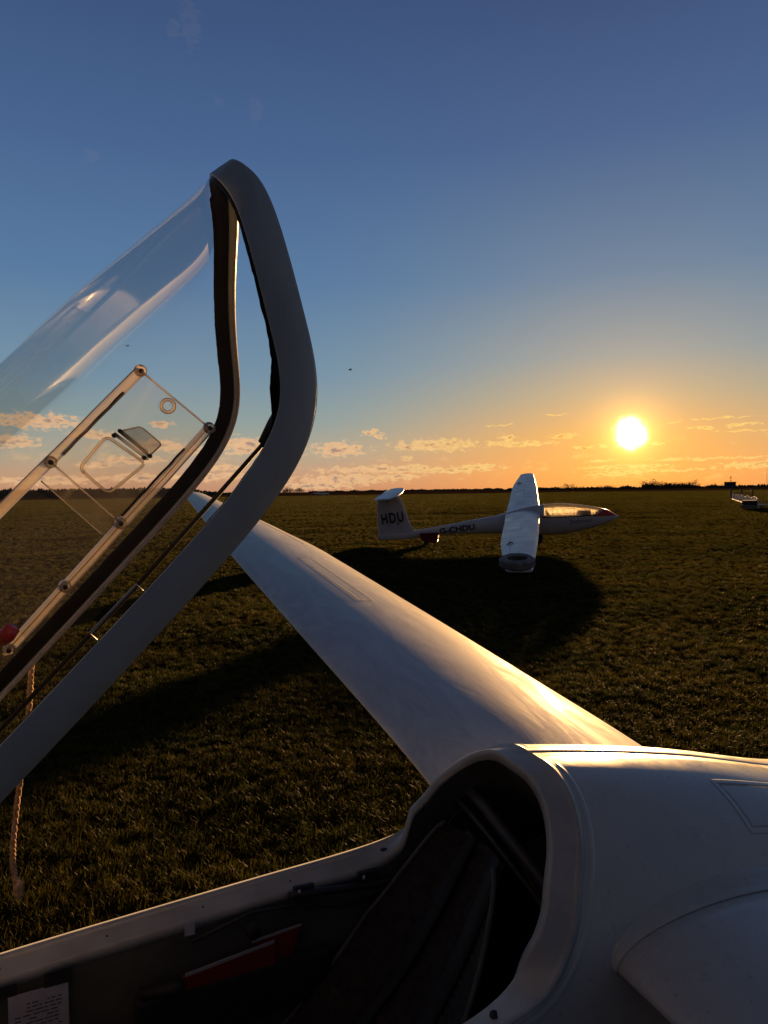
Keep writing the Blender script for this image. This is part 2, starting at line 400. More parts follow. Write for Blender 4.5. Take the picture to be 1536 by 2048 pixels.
# ------------------------------------------------------------------ ground
rings = [0.0] + [0.6 * 1.062 ** i for i in range(165)]
NA = 220; vs = [V((0, 0, 0))]
for r in rings[1:]:
    for k in range(NA):
        th = 2 * pi * k / NA; x, y = r * sin(th), r * cos(th)
        z = .045 * noise.noise(V((x * .22, y * .45, 1.3))) + .02 * noise.noise(V((x * .9, y * 1.3, 5.1))) * (1 if r < 60 else 60 / r)
        if r > 60: z += .10 * noise.noise(V((x * .03, y * .06, 9))) * min(1, (r - 60) / 100)
        vs.append(V((x, y, z - .02)))
fs = [(0, 1 + k, 1 + (k + 1) % NA) for k in range(NA)] + grid_faces(len(rings) - 1, NA, True, 1)
ground = from_data('ground', vs, fs, None, ('turf_soil',), kind='structure')

# ------------------------------------------------------------------ grass (geometry-node scatter of real tufts)
tuft_col = bpy.data.collections.new('tufts')
for ti in range(7):
    vs, fs = [], []
    for bl in range(26):
        a = random.uniform(0, 2 * pi); rr = random.uniform(0, .075) ** 1.0
        bx, by = rr * cos(a), rr * sin(a); h = random.uniform(.022, .062) * (1.25 if random.random() < .12 else 1)
        wd = random.uniform(.0012, .0024); yaw = random.uniform(0, 2 * pi); lean = random.uniform(.1, .95) * h
        dx, dy = cos(yaw), sin(yaw); px, py = -dy, dx; b0 = len(vs)
        for (f, ww) in ((0, 1), (.45, .9), (.8, .55)):
            cx = bx + dx * lean * f * f; cy = by + dy * lean * f * f; cz = h * f * (1 - .15 * f)
            vs += [V((cx - px * wd * ww, cy - py * wd * ww, cz)), V((cx + px * wd * ww, cy + py * wd * ww, cz))]
        vs.append(V((bx + dx * lean * 1.15, by + dy * lean * 1.15, h * random.uniform(.72, .95))))
        fs += [(b0, b0 + 1, b0 + 3, b0 + 2), (b0 + 2, b0 + 3, b0 + 5, b0 + 4), (b0 + 4, b0 + 5, b0 + 6)]
    me = bpy.data.meshes.new('tuft'); me.from_pydata([tuple(v) for v in vs], [], fs); me.materials.append(MATS['grass_blade'])
    tuft_col.objects.link(bpy.data.objects.new('tuft', me))
vs, fs = [], []
gr = [1.6 * 1.09 ** i for i in range(62)]; ga = 48
for r in gr:
    for k in range(ga):
        th = radians(-44 + 88 * k / (ga - 1)); x, y = r * sin(th), r * cos(th)
        z = .045 * noise.noise(V((x * .22, y * .45, 1.3))) + .02 * noise.noise(V((x * .9, y * 1.3, 5.1))) * (1 if r < 60 else 60 / r)
        if r > 60: z += .10 * noise.noise(V((x * .03, y * .06, 9))) * min(1, (r - 60) / 100)
        vs.append(V((x, y, z - .022)))
grass = from_data('grass', vs, grid_faces(len(gr), ga), None, ('grass_blade',), kind='stuff')
tagt(grass, 'short mown turf of the airfield, its blades catching low sun', 'grass')
ng = bpy.data.node_groups.new('scatter', 'GeometryNodeTree')
ng.interface.new_socket('Geometry', in_out='INPUT', socket_type='NodeSocketGeometry')
ng.interface.new_socket('Geometry', in_out='OUTPUT', socket_type='NodeSocketGeometry')
N = ng.nodes; L = ng.links
gi = N.new('NodeGroupInput'); go = N.new('NodeGroupOutput')
dp = N.new('GeometryNodeDistributePointsOnFaces'); dp.distribute_method = 'RANDOM'
pos = N.new('GeometryNodeInputPosition'); ln = N.new('ShaderNodeVectorMath'); ln.operation = 'LENGTH'; L.new(pos.outputs[0], ln.inputs[0])
def gm(op, a, b=0.0, c=None):
    nd = N.new('ShaderNodeMath'); nd.operation = op
    for i, v in enumerate((a, b, c)):
        if v is None: continue
        if isinstance(v, bpy.types.NodeSocket): L.new(v, nd.inputs[i])
        else: nd.inputs[i].default_value = v
    return nd.outputs[0]
R_ = gm('MAXIMUM', ln.outputs['Value'], 4.5)
densn = gm('MULTIPLY', gm('POWER', gm('DIVIDE', 4.5, R_), 1.36), 560.0)
L.new(gi.outputs[0], dp.inputs['Mesh']); L.new(densn, dp.inputs['Density'])
ci = N.new('GeometryNodeCollectionInfo'); ci.inputs[0].default_value = tuft_col; ci.inputs['Separate Children'].default_value = True; ci.inputs['Reset Children'].default_value = True
iop = N.new('GeometryNodeInstanceOnPoints'); iop.inputs['Pick Instance'].default_value = True
L.new(dp.outputs[0], iop.inputs['Points']); L.new(ci.outputs[0], iop.inputs['Instance'])
rv = N.new('FunctionNodeRandomValue'); rv.data_type = 'FLOAT_VECTOR'; rv.inputs[0].default_value = (-.12, -.12, 0); rv.inputs[1].default_value = (.12, .12, 6.28)
L.new(rv.outputs[0], iop.inputs['Rotation'])
rs = N.new('FunctionNodeRandomValue'); rs.data_type = 'FLOAT'; rs.inputs[2].default_value = .6; rs.inputs[3].default_value = 1.3
pn = N.new('ShaderNodeTexNoise'); pn.inputs['Scale'].default_value = 1.1; L.new(pos.outputs[0], pn.inputs['Vector'])
sc1 = gm('MULTIPLY', rs.outputs[1], gm('ADD', gm('MULTIPLY', pn.outputs[0], .7), .6))
sc2 = gm('MULTIPLY', sc1, gm('ADD', gm('MULTIPLY', gm('MINIMUM', ln.outputs['Value'], 150.0), .011), .62))
L.new(sc2, iop.inputs['Scale']); L.new(iop.outputs[0], go.inputs[0])
gmod = grass.modifiers.new('scatter', 'NODES'); gmod.node_group = ng

# ================================================================== FOREGROUND GLIDER
TH = radians(21.0)
tv = V((cos(TH), sin(TH), 0)); nv = V((-sin(TH), cos(TH), 0)); A0 = V((.26, 1.41, 0))
# local frame of the glider: x = towards the tail, y = across (+ away from the camera), z = up
GM = Matrix(((tv.x, nv.x, 0, A0.x), (tv.y, nv.y, 0, A0.y), (0, 0, 1, 0), (0, 0, 0, 1)))
KS = [-2.2, -1.9, -1.6, -1.2, -.9, -.6, -.3, .06, .4, .8, 1.4, 2.2, 3.5, 4.3]
WD = [.02, .14, .2, .25, .275, .29, .30, .30, .29, .265, .2, .13, .10, .09]
ZT = [.66, .78, .90, 1.02, 1.08, 1.105, 1.10, 1.062, 1.006, .915, .83, .78, .75, .74]
ZB = [.62, .48, .38, .31, .28, .26, .25, .25, .26, .30, .38, .46, .52, .55]
ZM = .68; PE = 2.2
def secw(k): return smooth_tab(k, KS, WD), smooth_tab(k, KS, ZT), smooth_tab(k, KS, ZB)
ZR = [.69, .73, .745, .760, .772, .781, .794, .818, .850, .893, .930, .965, 1.0, 1.03, 1.055, 1.0625]
KR = [-1.5, -.965, -.72, -.488, -.30, -.22, -.16, -.118, -.084, -.053, -.035, -.012, .008, .024, .034, .036]
def zrim(k): return smooth_tab(k, KR, ZR)
def ome(k, ph):
    """outer mould line; ph = 0 top, +-pi/2 widest, +-pi bottom (signed)"""
    wd, zt, zb = secw(k); s_, c_ = sin(ph), cos(ph); zm = min(ZM, zt - .02)
    o_ = wd * math.copysign(abs(s_) ** (2 / PE), s_)
    z_ = zm + (zt - zm) * abs(c_) ** (2 / PE) if c_ >= 0 else zm - (zm - zb) * abs(c_) ** (2 / PE)
    return V((k, o_, z_))
def phrim(k):
    wd, zt, zb = secw(k); zm = min(ZM, zt - .02); q = (zrim(k) - zm) / (zt - zm)
    q = max(0, min(1, q)); return math.acos(min(1, q ** (PE / 2)))
glider = empty('glider', 'white glider in the foreground with its canopy raised open and cockpit empty', 'glider', GM)
# fuselage skin: open ring ahead of the arch, closed behind
vs, fs = [], []
k_open = [-1.5 + (1.5 - .26) * i / 40 for i in range(40)] + [-.26 + .296 * (1 - (1 - i / 60) ** 1.8) for i in range(61)]
k_closed = [.036 + .02 * i for i in range(1, 25)] + [.53 + .06 * i for i in range(64)]
k_nose = [-2.2 + .7 * i / 16 for i in range(16)]
NP = 97
def ring(k, ph0):
    return [ome(k, ph0 + (2 * pi - 2 * ph0) * j / (NP - 1) if True else 0) for j in range(NP)]
def ome_w(k, ph):
    if ph > pi: ph -= 2 * pi
    return ome(k, ph)
rows = []
for k in k_nose: rows.append([ome_w(k, 2 * pi * j / (NP - 1)) for j in range(NP)])
for k in k_open + k_closed:
    p0 = phrim(k) if k < .0355 else 0.0
    rows.append([ome_w(k, p0 + (2 * pi - 2 * p0) * j / (NP - 1)) for j in range(NP)])
for r in rows: vs += r
nr = len(rows); fs = grid_faces(nr, NP)
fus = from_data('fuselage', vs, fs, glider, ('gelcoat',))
md = fus.modifiers.new('thick', 'SOLIDIFY'); md.thickness = .004; md.offset = -1
# rim curve frames
def rim_pts(side, n=150, k0=-1.5):
    out = []
    for i in range(n + 1):
        f = i / n
        if f < .4: k = k0 + (-.26 - k0) * f / .4; z = zrim(k)
        else:
            z = .775 + (1.0625 - .775) * (1 - (1 - (f - .4) / .6) ** 1.5) if f < 1 else 1.0625; k = smooth_tab(z, ZR, KR)
        wd, zt, zb = secw(k); q = max(0, min(1, (z - ZM) / (zt - ZM)))
        out.append(V((k, side * wd * (max(0, 1 - q ** PE)) ** (1 / PE), z)))
    return out
full_rim = rim_pts(-1)[:-1] + [V((.036, 0, 1.0626))] + rim_pts(1)[:-1][::-1]
for _ in range(8):
    full_rim = [full_rim[0]] + [(full_rim[i - 1] + full_rim[i] * 2 + full_rim[i + 1]) / 4 for i in range(1, len(full_rim) - 1)] + [full_rim[-1]]
def inward(P, tng):
    nrm = surf_n(P)
    b_ = nrm.cross(tng).normalized(); return b_, nrm
def surf_n(P):
    wd, zt, zb = secw(P.x)
    q = max(1e-4, (P.z - ZM) / (zt - ZM)); r_ = abs(P.y) / wd
    g = V((0, math.copysign(r_ ** (PE - 1) / wd, P.y), q ** (PE - 1) / (zt - ZM)))
    d = 1e-3; w2, z2, _ = secw(P.x + d); f2 = (abs(P.y) / w2) ** PE + max(1e-4, (P.z - ZM) / (z2 - ZM)) ** PE
    f1 = r_ ** PE + q ** PE; g.x = (f2 - f1) / d / PE
    return g.normalized()
def frames(curve):
    fr = []; n = len(curve)
    for i, P in enumerate(curve):
        tg = (curve[min(i + 2, n - 1)] - curve[max(i - 2, 0)]).normalized()
        nr_ = surf_n(P); bb = tg.cross(nr_).normalized()
        fr.append((P, bb, nr_))
    return fr
fr = frames(full_rim)
# make bb point towards the opening (up at the sill, forward at the arch)
fr = [(P, (bb if (bb.z - bb.x) > 0 else -bb), nn) for P, bb, nn in fr]
# the cockpit flange: lies lower than the skin and turns inwards at the sill
path = []
for P, bb, nn in fr:
    sill = 1 - min(1, max(0, (P.z - .775) / .07))
    side_in = V((0, -math.copysign(1, P.y), -.12)).normalized()
    d_ = (bb * (1 - sill) + side_in * sill).normalized()
    dn = (nn * (1 - sill) + V((0, 0, 1)) * sill).normalized()
    path.append((P, d_, dn))
sec = [(-.010, .0015), (0, .003), (.003, -.002), (.006, -.006), (.044, -.0085), (.047, -.011), (.047, -.03), (.04, -.03), (.0, -.016)]
vs, fs = sweep(path, sec, True)
from_data('cockpit_flange', vs, fs, glider, ('sill_flange',))
# raised joint line behind the arch
sec2 = [(-.030, .0003), (-.027, .0014), (-.021, .0014), (-.018, .0003)]
arch = [q for q in fr if q[0].z > .765]
vs, fs = sweep(arch, sec2, False)
from_data('joint_tape', vs, fs, glider, ('gelcoat',))
# inner cockpit wall
inner_rim = [P + d_ * .045 - dn * .028 for P, d_, dn in path]
vs = []; nI = len(inner_rim)
k_floor = []
for j, f in enumerate([0, .15, .35, .55, .75, .9, 1.0]):
    for i, P in enumerate(inner_rim):
        wd, zt, zb = secw(P.x)
        if P.z < .80 or True:
            zb2 = .33; z = P.z + (zb2 - P.z) * f
            side = math.copysign(1, P.y); ww = max(.05, wd - .055)
            yy = side * ww * (1 - max(0, (f - .6) / .4) ** 2 * .55) if P.z < .8 else P.y + (side * ww - P.y) * min(1, f * 2.2)
            if f >= .75 : yy = side * ww * (1 - max(0, (f - .6) / .4) ** 2 * .55)
            xx = P.x + (0.45 * min(1, (P.z - .78) / .12) * min(1, f * 1.4) if P.z > .78 else 0)
            if j == 0: yy = P.y; xx = P.x
            vs.append(V((xx, yy, z)))
half = nI // 2
fs = grid_faces(7, nI)
from_data('cockpit_wall', vs, fs, glider, ('cockpit_grey',), recalc=False)
# floor + rear bulkhead shell (dark)
vs = []
for i in range(20):
    k = -1.5 + 2.1 * i / 19; wd = secw(k)[0] - .05
    for j in range(9): vs.append(V((k, (j / 4 - 1) * wd, .335 + .05 * (j / 4 - 1) ** 2)))
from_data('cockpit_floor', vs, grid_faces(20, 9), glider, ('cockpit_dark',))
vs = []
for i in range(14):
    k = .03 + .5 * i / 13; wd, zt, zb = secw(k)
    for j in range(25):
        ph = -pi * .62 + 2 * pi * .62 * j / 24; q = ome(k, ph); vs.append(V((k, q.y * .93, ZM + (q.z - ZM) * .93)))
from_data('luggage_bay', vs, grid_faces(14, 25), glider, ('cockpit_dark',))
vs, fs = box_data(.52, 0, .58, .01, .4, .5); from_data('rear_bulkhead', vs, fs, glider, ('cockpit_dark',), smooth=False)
# seat back: ribbed shell
vs = []; NRB = 150
for i in range(NRB):
    f = i / (NRB - 1); k = -.06 - .42 * f + .05 * sin(f * pi); z = .885 - .50 * f; hw = .10 + .11 * min(1, f * 2.2) ** .7
    rib = .0025 * (1 if (i // 2) % 2 else 0)
    for j in range(21):
        u_ = j / 10 - 1; vs.append(V((k - .05 * u_ * u_ - rib, hw * u_, z + .02 * u_ * u_ + rib)))
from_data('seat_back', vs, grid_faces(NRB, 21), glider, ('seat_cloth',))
vs, fs = tube([(-.06 - .42 * f + .05 * sin(f * pi) - .053, -(.10 + .11 * min(1, f * 2.2) ** .7), .885 - .5 * f + .022) for f in [i / 30 for i in range(31)]], .005)
vs2, fs2 = tube([(-.06 - .42 * f + .05 * sin(f * pi) - .053, (.10 + .11 * min(1, f * 2.2) ** .7), .885 - .5 * f + .022) for f in [i / 30 for i in range(31)]], .005)
v_, f_ = join_data([(vs, fs), (vs2, fs2)]); from_data('seat_edge', v_, f_, glider, ('cockpit_grey',))
vs = []
for i in range(24):
    k = -.46 - .42 * i / 23
    for j in range(13):
        u_ = j / 6 - 1; vs.append(V((k, .2 * u_, .385 + .035 * u_ * u_ + .03 * (i / 23))))
from_data('seat_pan', vs, grid_faces(24, 13), glider, ('seat_cloth',))
for sd in (-1, 1):
    vs = []
    for i in range(26):
        f = i / 25; k = -.06 - .42 * f + .05 * sin(f * pi) - .012; z = .895 - .50 * f
        for a in (-.02, .02): vs.append(V((k - .004, sd * (.055 + .03 * f) + a, z + .004 * sin(f * 9))))
    o_ = from_data('harness_strap', vs, grid_faces(26, 2), glider, ('strap_web',)); md = o_.modifiers.new('t', 'SOLIDIFY'); md.thickness = .0025
v, f = box_data(-.40, 0, .47, .012, .06, .05); bevel(from_data('harness_buckle', v, f, glider, ('metal_bright',), smooth=False), .004)
# cross tube behind the seat
vs, fs = tube([(-.01, .235, .93), (.0, .13, .905), (.03, -.03, .825), (.05, -.18, .745)], .014, 14); from_data('cross_tube', vs, fs, glider, ('tube_grey',))
vs, fs = tube([(-.03, .22, .90), (-.02, .12, .875), (.02, -.03, .79), (.04, -.18, .715)], .006, 8); from_data('support_strut', vs, fs, glider, ('tube_grey',))
# control rods and cables along the far wall
def wally(k): return secw(k)[0] - .062
vs, fs = tube([(k, wally(k) - .012, .745 + .012 * sin(k * 9)) for k in [-.42 + .04 * i for i in range(10)]], .0085, 10); from_data('control_rod', vs, fs, glider, ('cable_black',))
vs, fs = tube([(-.08, .225, .765), (-.06, .232, .80), (-.035, .225, .85), (.0, .20, .885), (.03, .15, .91)], .004, 8); from_data('cable', vs, fs, glider, ('cable_black',))
vs, fs = tube([(-.62, .21, .71), (-.5, .222, .735), (-.40, .225, .728), (-.3, .228, .70), (-.22, .235, .70), (-.12, .236, .735)], .004, 8); from_data('cable', vs, fs, glider, ('cable_black',))
for kx in (-.385, -.24):
    vs, fs = box_data(kx, wally(kx) - .004, .752, .045, .012, .022); bevel(from_data('rod_bracket', vs, fs, glider, ('tape_black',), smooth=False), .002)
    vs, fs = tube([(kx - .012, wally(kx) - .012, .742), (kx - .012, wally(kx) - .016, .76)], .003, 8); from_data('bracket_pin', vs, fs, glider, ('metal_bright',))
vs, fs = tube([(-.5, .21, .712), (-.5, .19, .712)], .016, 14); from_data('trim_knob', vs, fs, glider, ('tape_black',))
vs, fs = tube([(-.72, .2, .64), (-.66, .19, .64), (-.645, .19, .64)], [.011, .012, .018], 12); from_data('airbrake_handle', vs, fs, glider, ('tape_black',))
# tape squares, placards
def wall_plate(name, k0, k1, z0, z1, m, th=.0015, off=.0):
    y0, y1 = wally(k0) + .002 - off, wally(k1) + .002 - off
    vs = [V((k0, y0, z0)), V((k1, y1, z0)), V((k1, y1, z1)), V((k0, y0, z1)), V((k0, y0 - th, z0)), V((k1, y1 - th, z0)), V((k1, y1 - th, z1)), V((k0, y0 - th, z1))]
    return from_data(name, vs, [(0, 1, 2, 3), (4, 7, 6, 5), (0, 4, 5, 1), (1, 5, 6, 2), (2, 6, 7, 3), (3, 7, 4, 0)], glider, (m,), smooth=False)
pap = wall_plate('placard', -.945, -.845, .560, .690, 'paper', off=.006)
random.seed(3)
inkp = []
for i in range(17):
    z = .668 - i * .0072; kk = -.935 + (.02 if i < 3 else 0)
    while kk < -.862:
        ln_ = random.uniform(.004, .014); k1 = min(kk + ln_, -.857)
        y0, y1 = wally(kk) - .0065, wally(k1) - .0065
        inkp.append(([V((kk, y0, z)), V((k1, y1, z)), V((k1, y1, z + .0022)), V((kk, y0, z + .0022))], [(0, 1, 2, 3)]))
        kk = k1 + random.uniform(.0012, .004) + (.012 if random.random() < .12 else 0)
v_, f_ = join_data(inkp); link_o = from_data('print', v_, f_, None, ('ink',), smooth=False); link_o.parent = pap
wall_plate('tape_patch', -.885, -.837, .690, .716, 'tape_black', off=.008)
wall_plate('tape_patch', -.99, -.93, .690, .712, 'tape_black', off=.006)
wall_plate('small_label', -.632, -.612, .716, .742, 'paper', off=.004)
q = wall_plate('tape_patch', -.075, -.022, .795, .82, 'tape_black', off=-.004)
# side pocket with maps
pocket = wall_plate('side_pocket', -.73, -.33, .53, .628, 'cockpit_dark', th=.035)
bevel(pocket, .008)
def gl_thing(name, label, cat, vs, fs, mats, group=None, **kw):
    o = from_data(name, [GM @ v for v in vs], fs, None, mats, **kw); tagt(o, label, cat, group); return o
def slab(pts_kz, y, th):
    a = [V((k, y(k) if callable(y) else y, z)) for k, z in pts_kz]; b2 = [V((v.x, v.y + th, v.z)) for v in a]; n = len(a)
    return a + b2, [tuple(range(n)), tuple(range(2 * n - 1, n - 1, -1))] + [(i, i + n, (i + 1) % n + n, (i + 1) % n) for i in range(n)]
def folder(name, label, pts, top, y):
    e = empty(name, label, 'folder', GM.copy())
    v, f = slab(pts, y, .006); from_data('cover', v, f, e, ('folder_red',), smooth=False)
    v, f = slab(top, lambda k: (y(k) - .0015), .003); from_data('page_edge', v, f, e, ('folder_white',), smooth=False)
    return e
folder('map_folder', 'red folder with a pale top edge, front one in the cockpit side pocket', [(-.625, .600), (-.455, .600), (-.455, .672), (-.64, .652)],
       [(-.635, .652), (-.456, .672), (-.456, .678), (-.635, .658)], lambda k: wally(k) - .03)
folder('map_folder', 'smaller dull red folder tucked behind the other, nearer the seat', [(-.47, .61), (-.42, .62), (-.395, .686), (-.50, .676)],
       [(-.50, .676), (-.395, .686), (-.395, .690), (-.50, .681)], lambda k: wally(k) - .018)
# boxed battery / kit with striped label behind the seat
kit = empty('kit_box', 'dark box with white and red label strips behind the seat back', 'box', GM @ Matrix.Translation((.115, -.02, .80)) @ Matrix.Rotation(radians(24), 4, 'X') @ Matrix.Rotation(radians(-18), 4, 'Y'))
v, f = box_data(0, 0, 0, .14, .17, .10); bevel(from_data('box_shell', v, f, kit, ('cockpit_dark',), smooth=False), .008)
for nm_, yy, zz, mm, hh in (('white_strip', 0, .012, 'paper', .02), ('red_stripe', 0, -.014, 'folder_red', .014), ('yellow_stripe', 0, -.028, 'stripe_yellow', .006)):
    v, f = box_data(-.0712, yy, zz, .002, .15, hh); from_data(nm_, v, f, kit, (mm,), smooth=False)
v, f = tube([(0, -.06, .052), (0, -.05, .072), (0, .05, .072), (0, .06, .052)], .004); from_data('carry_handle', v, f, kit, ('tube_grey',))
# sill fittings and rim screws
def stud(k, y, z, r, m, nm_='rim_screw', ax=V((0, 0, 1)), h=.002):
    v, f = tube([V((k, y, z)) - ax * h, V((k, y, z)) + ax * h], r, 12); return from_data(nm_, v, f, glider, (m,))
for side, kk in ((1, -.185), (-1, -.20)):
    P, d_, dn = min((q for q in path if q[0].y * side > 0), key=lambda q: abs(q[0].x - kk)); q = P + d_ * .024 - dn * .007
    v, f = tube([q - dn * .002, q + dn * .0018], .008, 14); from_data('locking_socket', v, f, glider, ('black_rubber',))
for j in range(8, 60, 9):
    for jj in (j, len(path) - 1 - j):
        P, d_, dn = path[jj]; q = P + d_ * .022 - dn * .0068; v, f = tube([q - dn * .001, q + dn * .0008], .0022, 8); from_data('rim_screw', v, f, glider, ('screw_dark',))
for (kk, ph) in ((.07, -1.17), (.135, -1.16)):
    P = ome(kk, ph); nn = surf_n(P); v, f = tube([P - nn * .001, P + nn * .0012], .0017, 8); from_data('skin_screw', v, f, glider, ('metal_bright',))
# hatch outline on the upper near side
def on_skin(k, ph, off=.0012): 
    P = ome(k, ph); return P + surf_n(P) * off
def skin_strip(name, a, b2, wdt, m, off=.0005, n=10):
    vs = []
    (k0, p0), (k1, p1) = a, b2
    for i in range(n + 1):
        f = i / n; k = k0 + (k1 - k0) * f; p = p0 + (p1 - p0) * f
        P = on_skin(k, p, off); Q = on_skin(k + (k1 - k0) * .01, p + (p1 - p0) * .01, off); tg = (Q - P).normalized(); sd = tg.cross(surf_n(P)).normalized() * wdt / 2
        vs += [P - sd, P + sd, P + sd * .8 + surf_n(P) * .0002, P - sd * .8 + surf_n(P) * .0002]
    return from_data(name, vs, grid_faces(n + 1, 4, True), glider, (m,))
hk0, hk1, hp0, hp1 = .40, .62, -.34, -.74
skin_strip('hatch_tape', (hk0, hp0), (hk0, hp1), .010, 'gelcoat'); skin_strip('hatch_tape', (hk0, hp0), (hk1, hp0), .012, 'gelcoat')
skin_strip('hatch_tape', (hk1, hp0), (hk1, hp1), .012, 'gelcoat'); skin_strip('hatch_tape', (hk0, hp1), (hk1, hp1), .012, 'gelcoat')
skin_strip('hatch_gap', (hk0 + .012, hp0 - .03), (hk0 + .012, hp1 + .03), .002, 'seam_grey', .0007); skin_strip('hatch_gap', (hk0 + .012, hp0 - .03), (hk1 - .012, hp0 - .03), .002, 'seam_grey', .0007)
skin_strip('hatch_gap', (hk0 + .012, hp1 + .03), (hk1 - .012, hp1 + .03), .002, 'seam_grey', .0007)

# ------------------------------------------------------------------ wings
def airfoil(n=40, up=.085, lo=.045, xc=.45, ex=.62):
    pu, pl = [], []
    for i in range(n + 1):
        x = (1 - cos(pi * i / n)) / 2
        yu = up * (1 - ((xc - x) / xc) ** 2) ** ex if x < xc else up * (1 - ((x - xc) / (1 - xc)) ** 2)
        yl = -lo * (1 - ((.35 - x) / .35) ** 2) ** .6 if x < .35 else -lo * (1 - (x - .35) / .65) ** 1.1
        pu.append((x, yu)); pl.append((x, yl - .002))
    return pu[::-1] + pl[1:]       # TE -> upper -> LE -> lower -> TE
def wing_data(stations, af, nspan=60):
    """stations: (s, LE, chord, z, incidence deg, thickness scale) -> verts as (chordwise x, spanwise s, z)"""
    S = [q[0] for q in stations]; vs = []; ss = []
    s0, s1 = S[0], S[-1]
    for i in range(nspan + 1): ss.append(s0 + (s1 - s0) * i / nspan)
    tip = stations[-1]
    for s in ss:
        le, ch, z, inc, tk = [smooth_tab(s, S, [q[j] for q in stations]) for j in range(1, 6)]
        ci, si = cos(radians(inc)), sin(radians(inc))
        for x, y in af:
            X = x * ch; Y = y * ch * tk; vs.append(V((le + X * ci + Y * si, s, z - X * si + Y * ci)))
    fs = grid_faces(nspan + 1, len(af), True)
    n = len(af); fs.append(tuple(range(nspan * n, nspan * n + n))); fs.append(tuple(range(n))[::-1])
    return vs, fs
AF = airfoil(40, .104, .045, .45)
DIH = radians(5.0)
def wing_matrix(side, dih):
    # chordwise x, spanwise y -> glider local frame; side=+1 far, -1 near
    sp = V((0, side * cos(dih), sin(dih))); cx = V((1, 0, 0)); up = V((0, -side * sin(dih), cos(dih)))
    return Matrix(((cx.x, sp.x, up.x, 0), (cx.y, sp.y, up.y, 0), (cx.z, sp.z, up.z, .86), (0, 0, 0, 1)))
st_far = [(.24, -.045, .68, -.004, 2.0, 1.0), (.6, -.035, .68, 0, 2.0, 1.0), (2.0, -.02, .70, .0, 2.4, 1.0), (3.8, .005, .71, .0, 3.0, 1.0), (4.9, .035, .64, .0, 3.3, 1.0),
          (6.4, .08, .50, 0, 3.3, .98), (8.0, .125, .33, 0, 3.0, .95), (8.6, .145, .27, .0, 3, .8), (8.74, .18, .20, .0, 3, .5), (8.8, .22, .12, .0, 3, .25)]
wm = wing_matrix(1, DIH)
v, f = wing_data(st_far, AF, 130)
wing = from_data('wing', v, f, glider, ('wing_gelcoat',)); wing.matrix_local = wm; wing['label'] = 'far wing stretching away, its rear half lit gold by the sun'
def wing_up(s, xf, st, off=.0015):
    S = [q[0] for q in st]; le, ch, z, inc, tk = [smooth_tab(s, S, [q[j] for q in st]) for j in range(1, 6)]
    ci, si = cos(radians(inc)), sin(radians(inc)); x = xf; xc = .45; up = .104
    yu = up * (1 - ((xc - x) / xc) ** 2) ** .62 if x < xc else up * (1 - ((x - xc) / (1 - xc)) ** 2)
    X = x * ch; Y = yu * ch * tk + off; return V((le + X * ci + Y * si, s, z - X * si + Y * ci))
def wing_line(name, pts, st, wdt, m, parent, off=.0012):
    vs = []; n = len(pts)
    for i, (s, x) in enumerate(pts):
        P = wing_up(s, x, st, off); Q = wing_up(*pts[min(i + 1, n - 1)], st, off); R0 = wing_up(*pts[max(i - 1, 0)], st, off)
        tg = (Q - R0).normalized(); sd = tg.cross(V((0, 0, 1))).normalized() * wdt / 2; vs += [P - sd, P + sd, P + sd + V((0, 0, .0006)), P - sd + V((0, 0, .0006))]
    return from_data(name, vs, grid_faces(n, 4, True), parent, (m,))
# airbrake panel on the upper surface, aileron gap tape, tip joint
wing_line('airbrake_panel', [(1.95, .50)] + [(1.95 + .1 * i, .50) for i in range(1, 13)], st_far, .006, 'seam_grey', wing, .0016)
wing_line('airbrake_panel', [(1.95 + .1 * i, .60) for i in range(0, 13)], st_far, .006, 'seam_grey', wing, .0016)
wing_line('airbrake_panel', [(1.95, .50), (1.95, .55), (1.95, .60)], st_far, .006, 'seam_grey', wing, .0016)
wing_line('airbrake_panel', [(3.15, .50), (3.15, .55), (3.15, .60)], st_far, .006, 'seam_grey', wing, .0016)
wing_line('aileron_gap', [(3.9 + .2 * i, .80) for i in range(0, 18)], st_far, .012, 'seam_grey', wing, .0015)
wing_line('aileron_gap', [(3.9, .80), (3.9, .9), (3.9, .99)], st_far, .008, 'seam_grey', wing, .0015)
# near wing
AFN = airfoil(40, .105, .06, .40, .52)
st_near = [(.24, .002, .70, -.035, 3.0, 1.1), (.6, .004, .70, -.03, 2.6, 1.0), (2.0, -.015, .70, .0, 2.0, 1.0), (3.8, -.0, .70, .0, 2.0, 1.0), (4.7, .01, .635, .0, 1.8, 1.0),
           (5.9, .035, .515, 0, 1.5, .98), (7.2, .05, .36, 0, 1.2, .95), (7.75, .065, .30, .0, 1, .8), (7.9, .14, .14, .0, 1, .25)]
v, f = wing_data(st_near, AFN, 80)
wing2 = from_data('wing', v, f, glider, ('gelcoat',)); wing2.matrix_local = wing_matrix(-1, radians(-2.0)); wing2['label'] = 'near wing root in shade at the lower right'
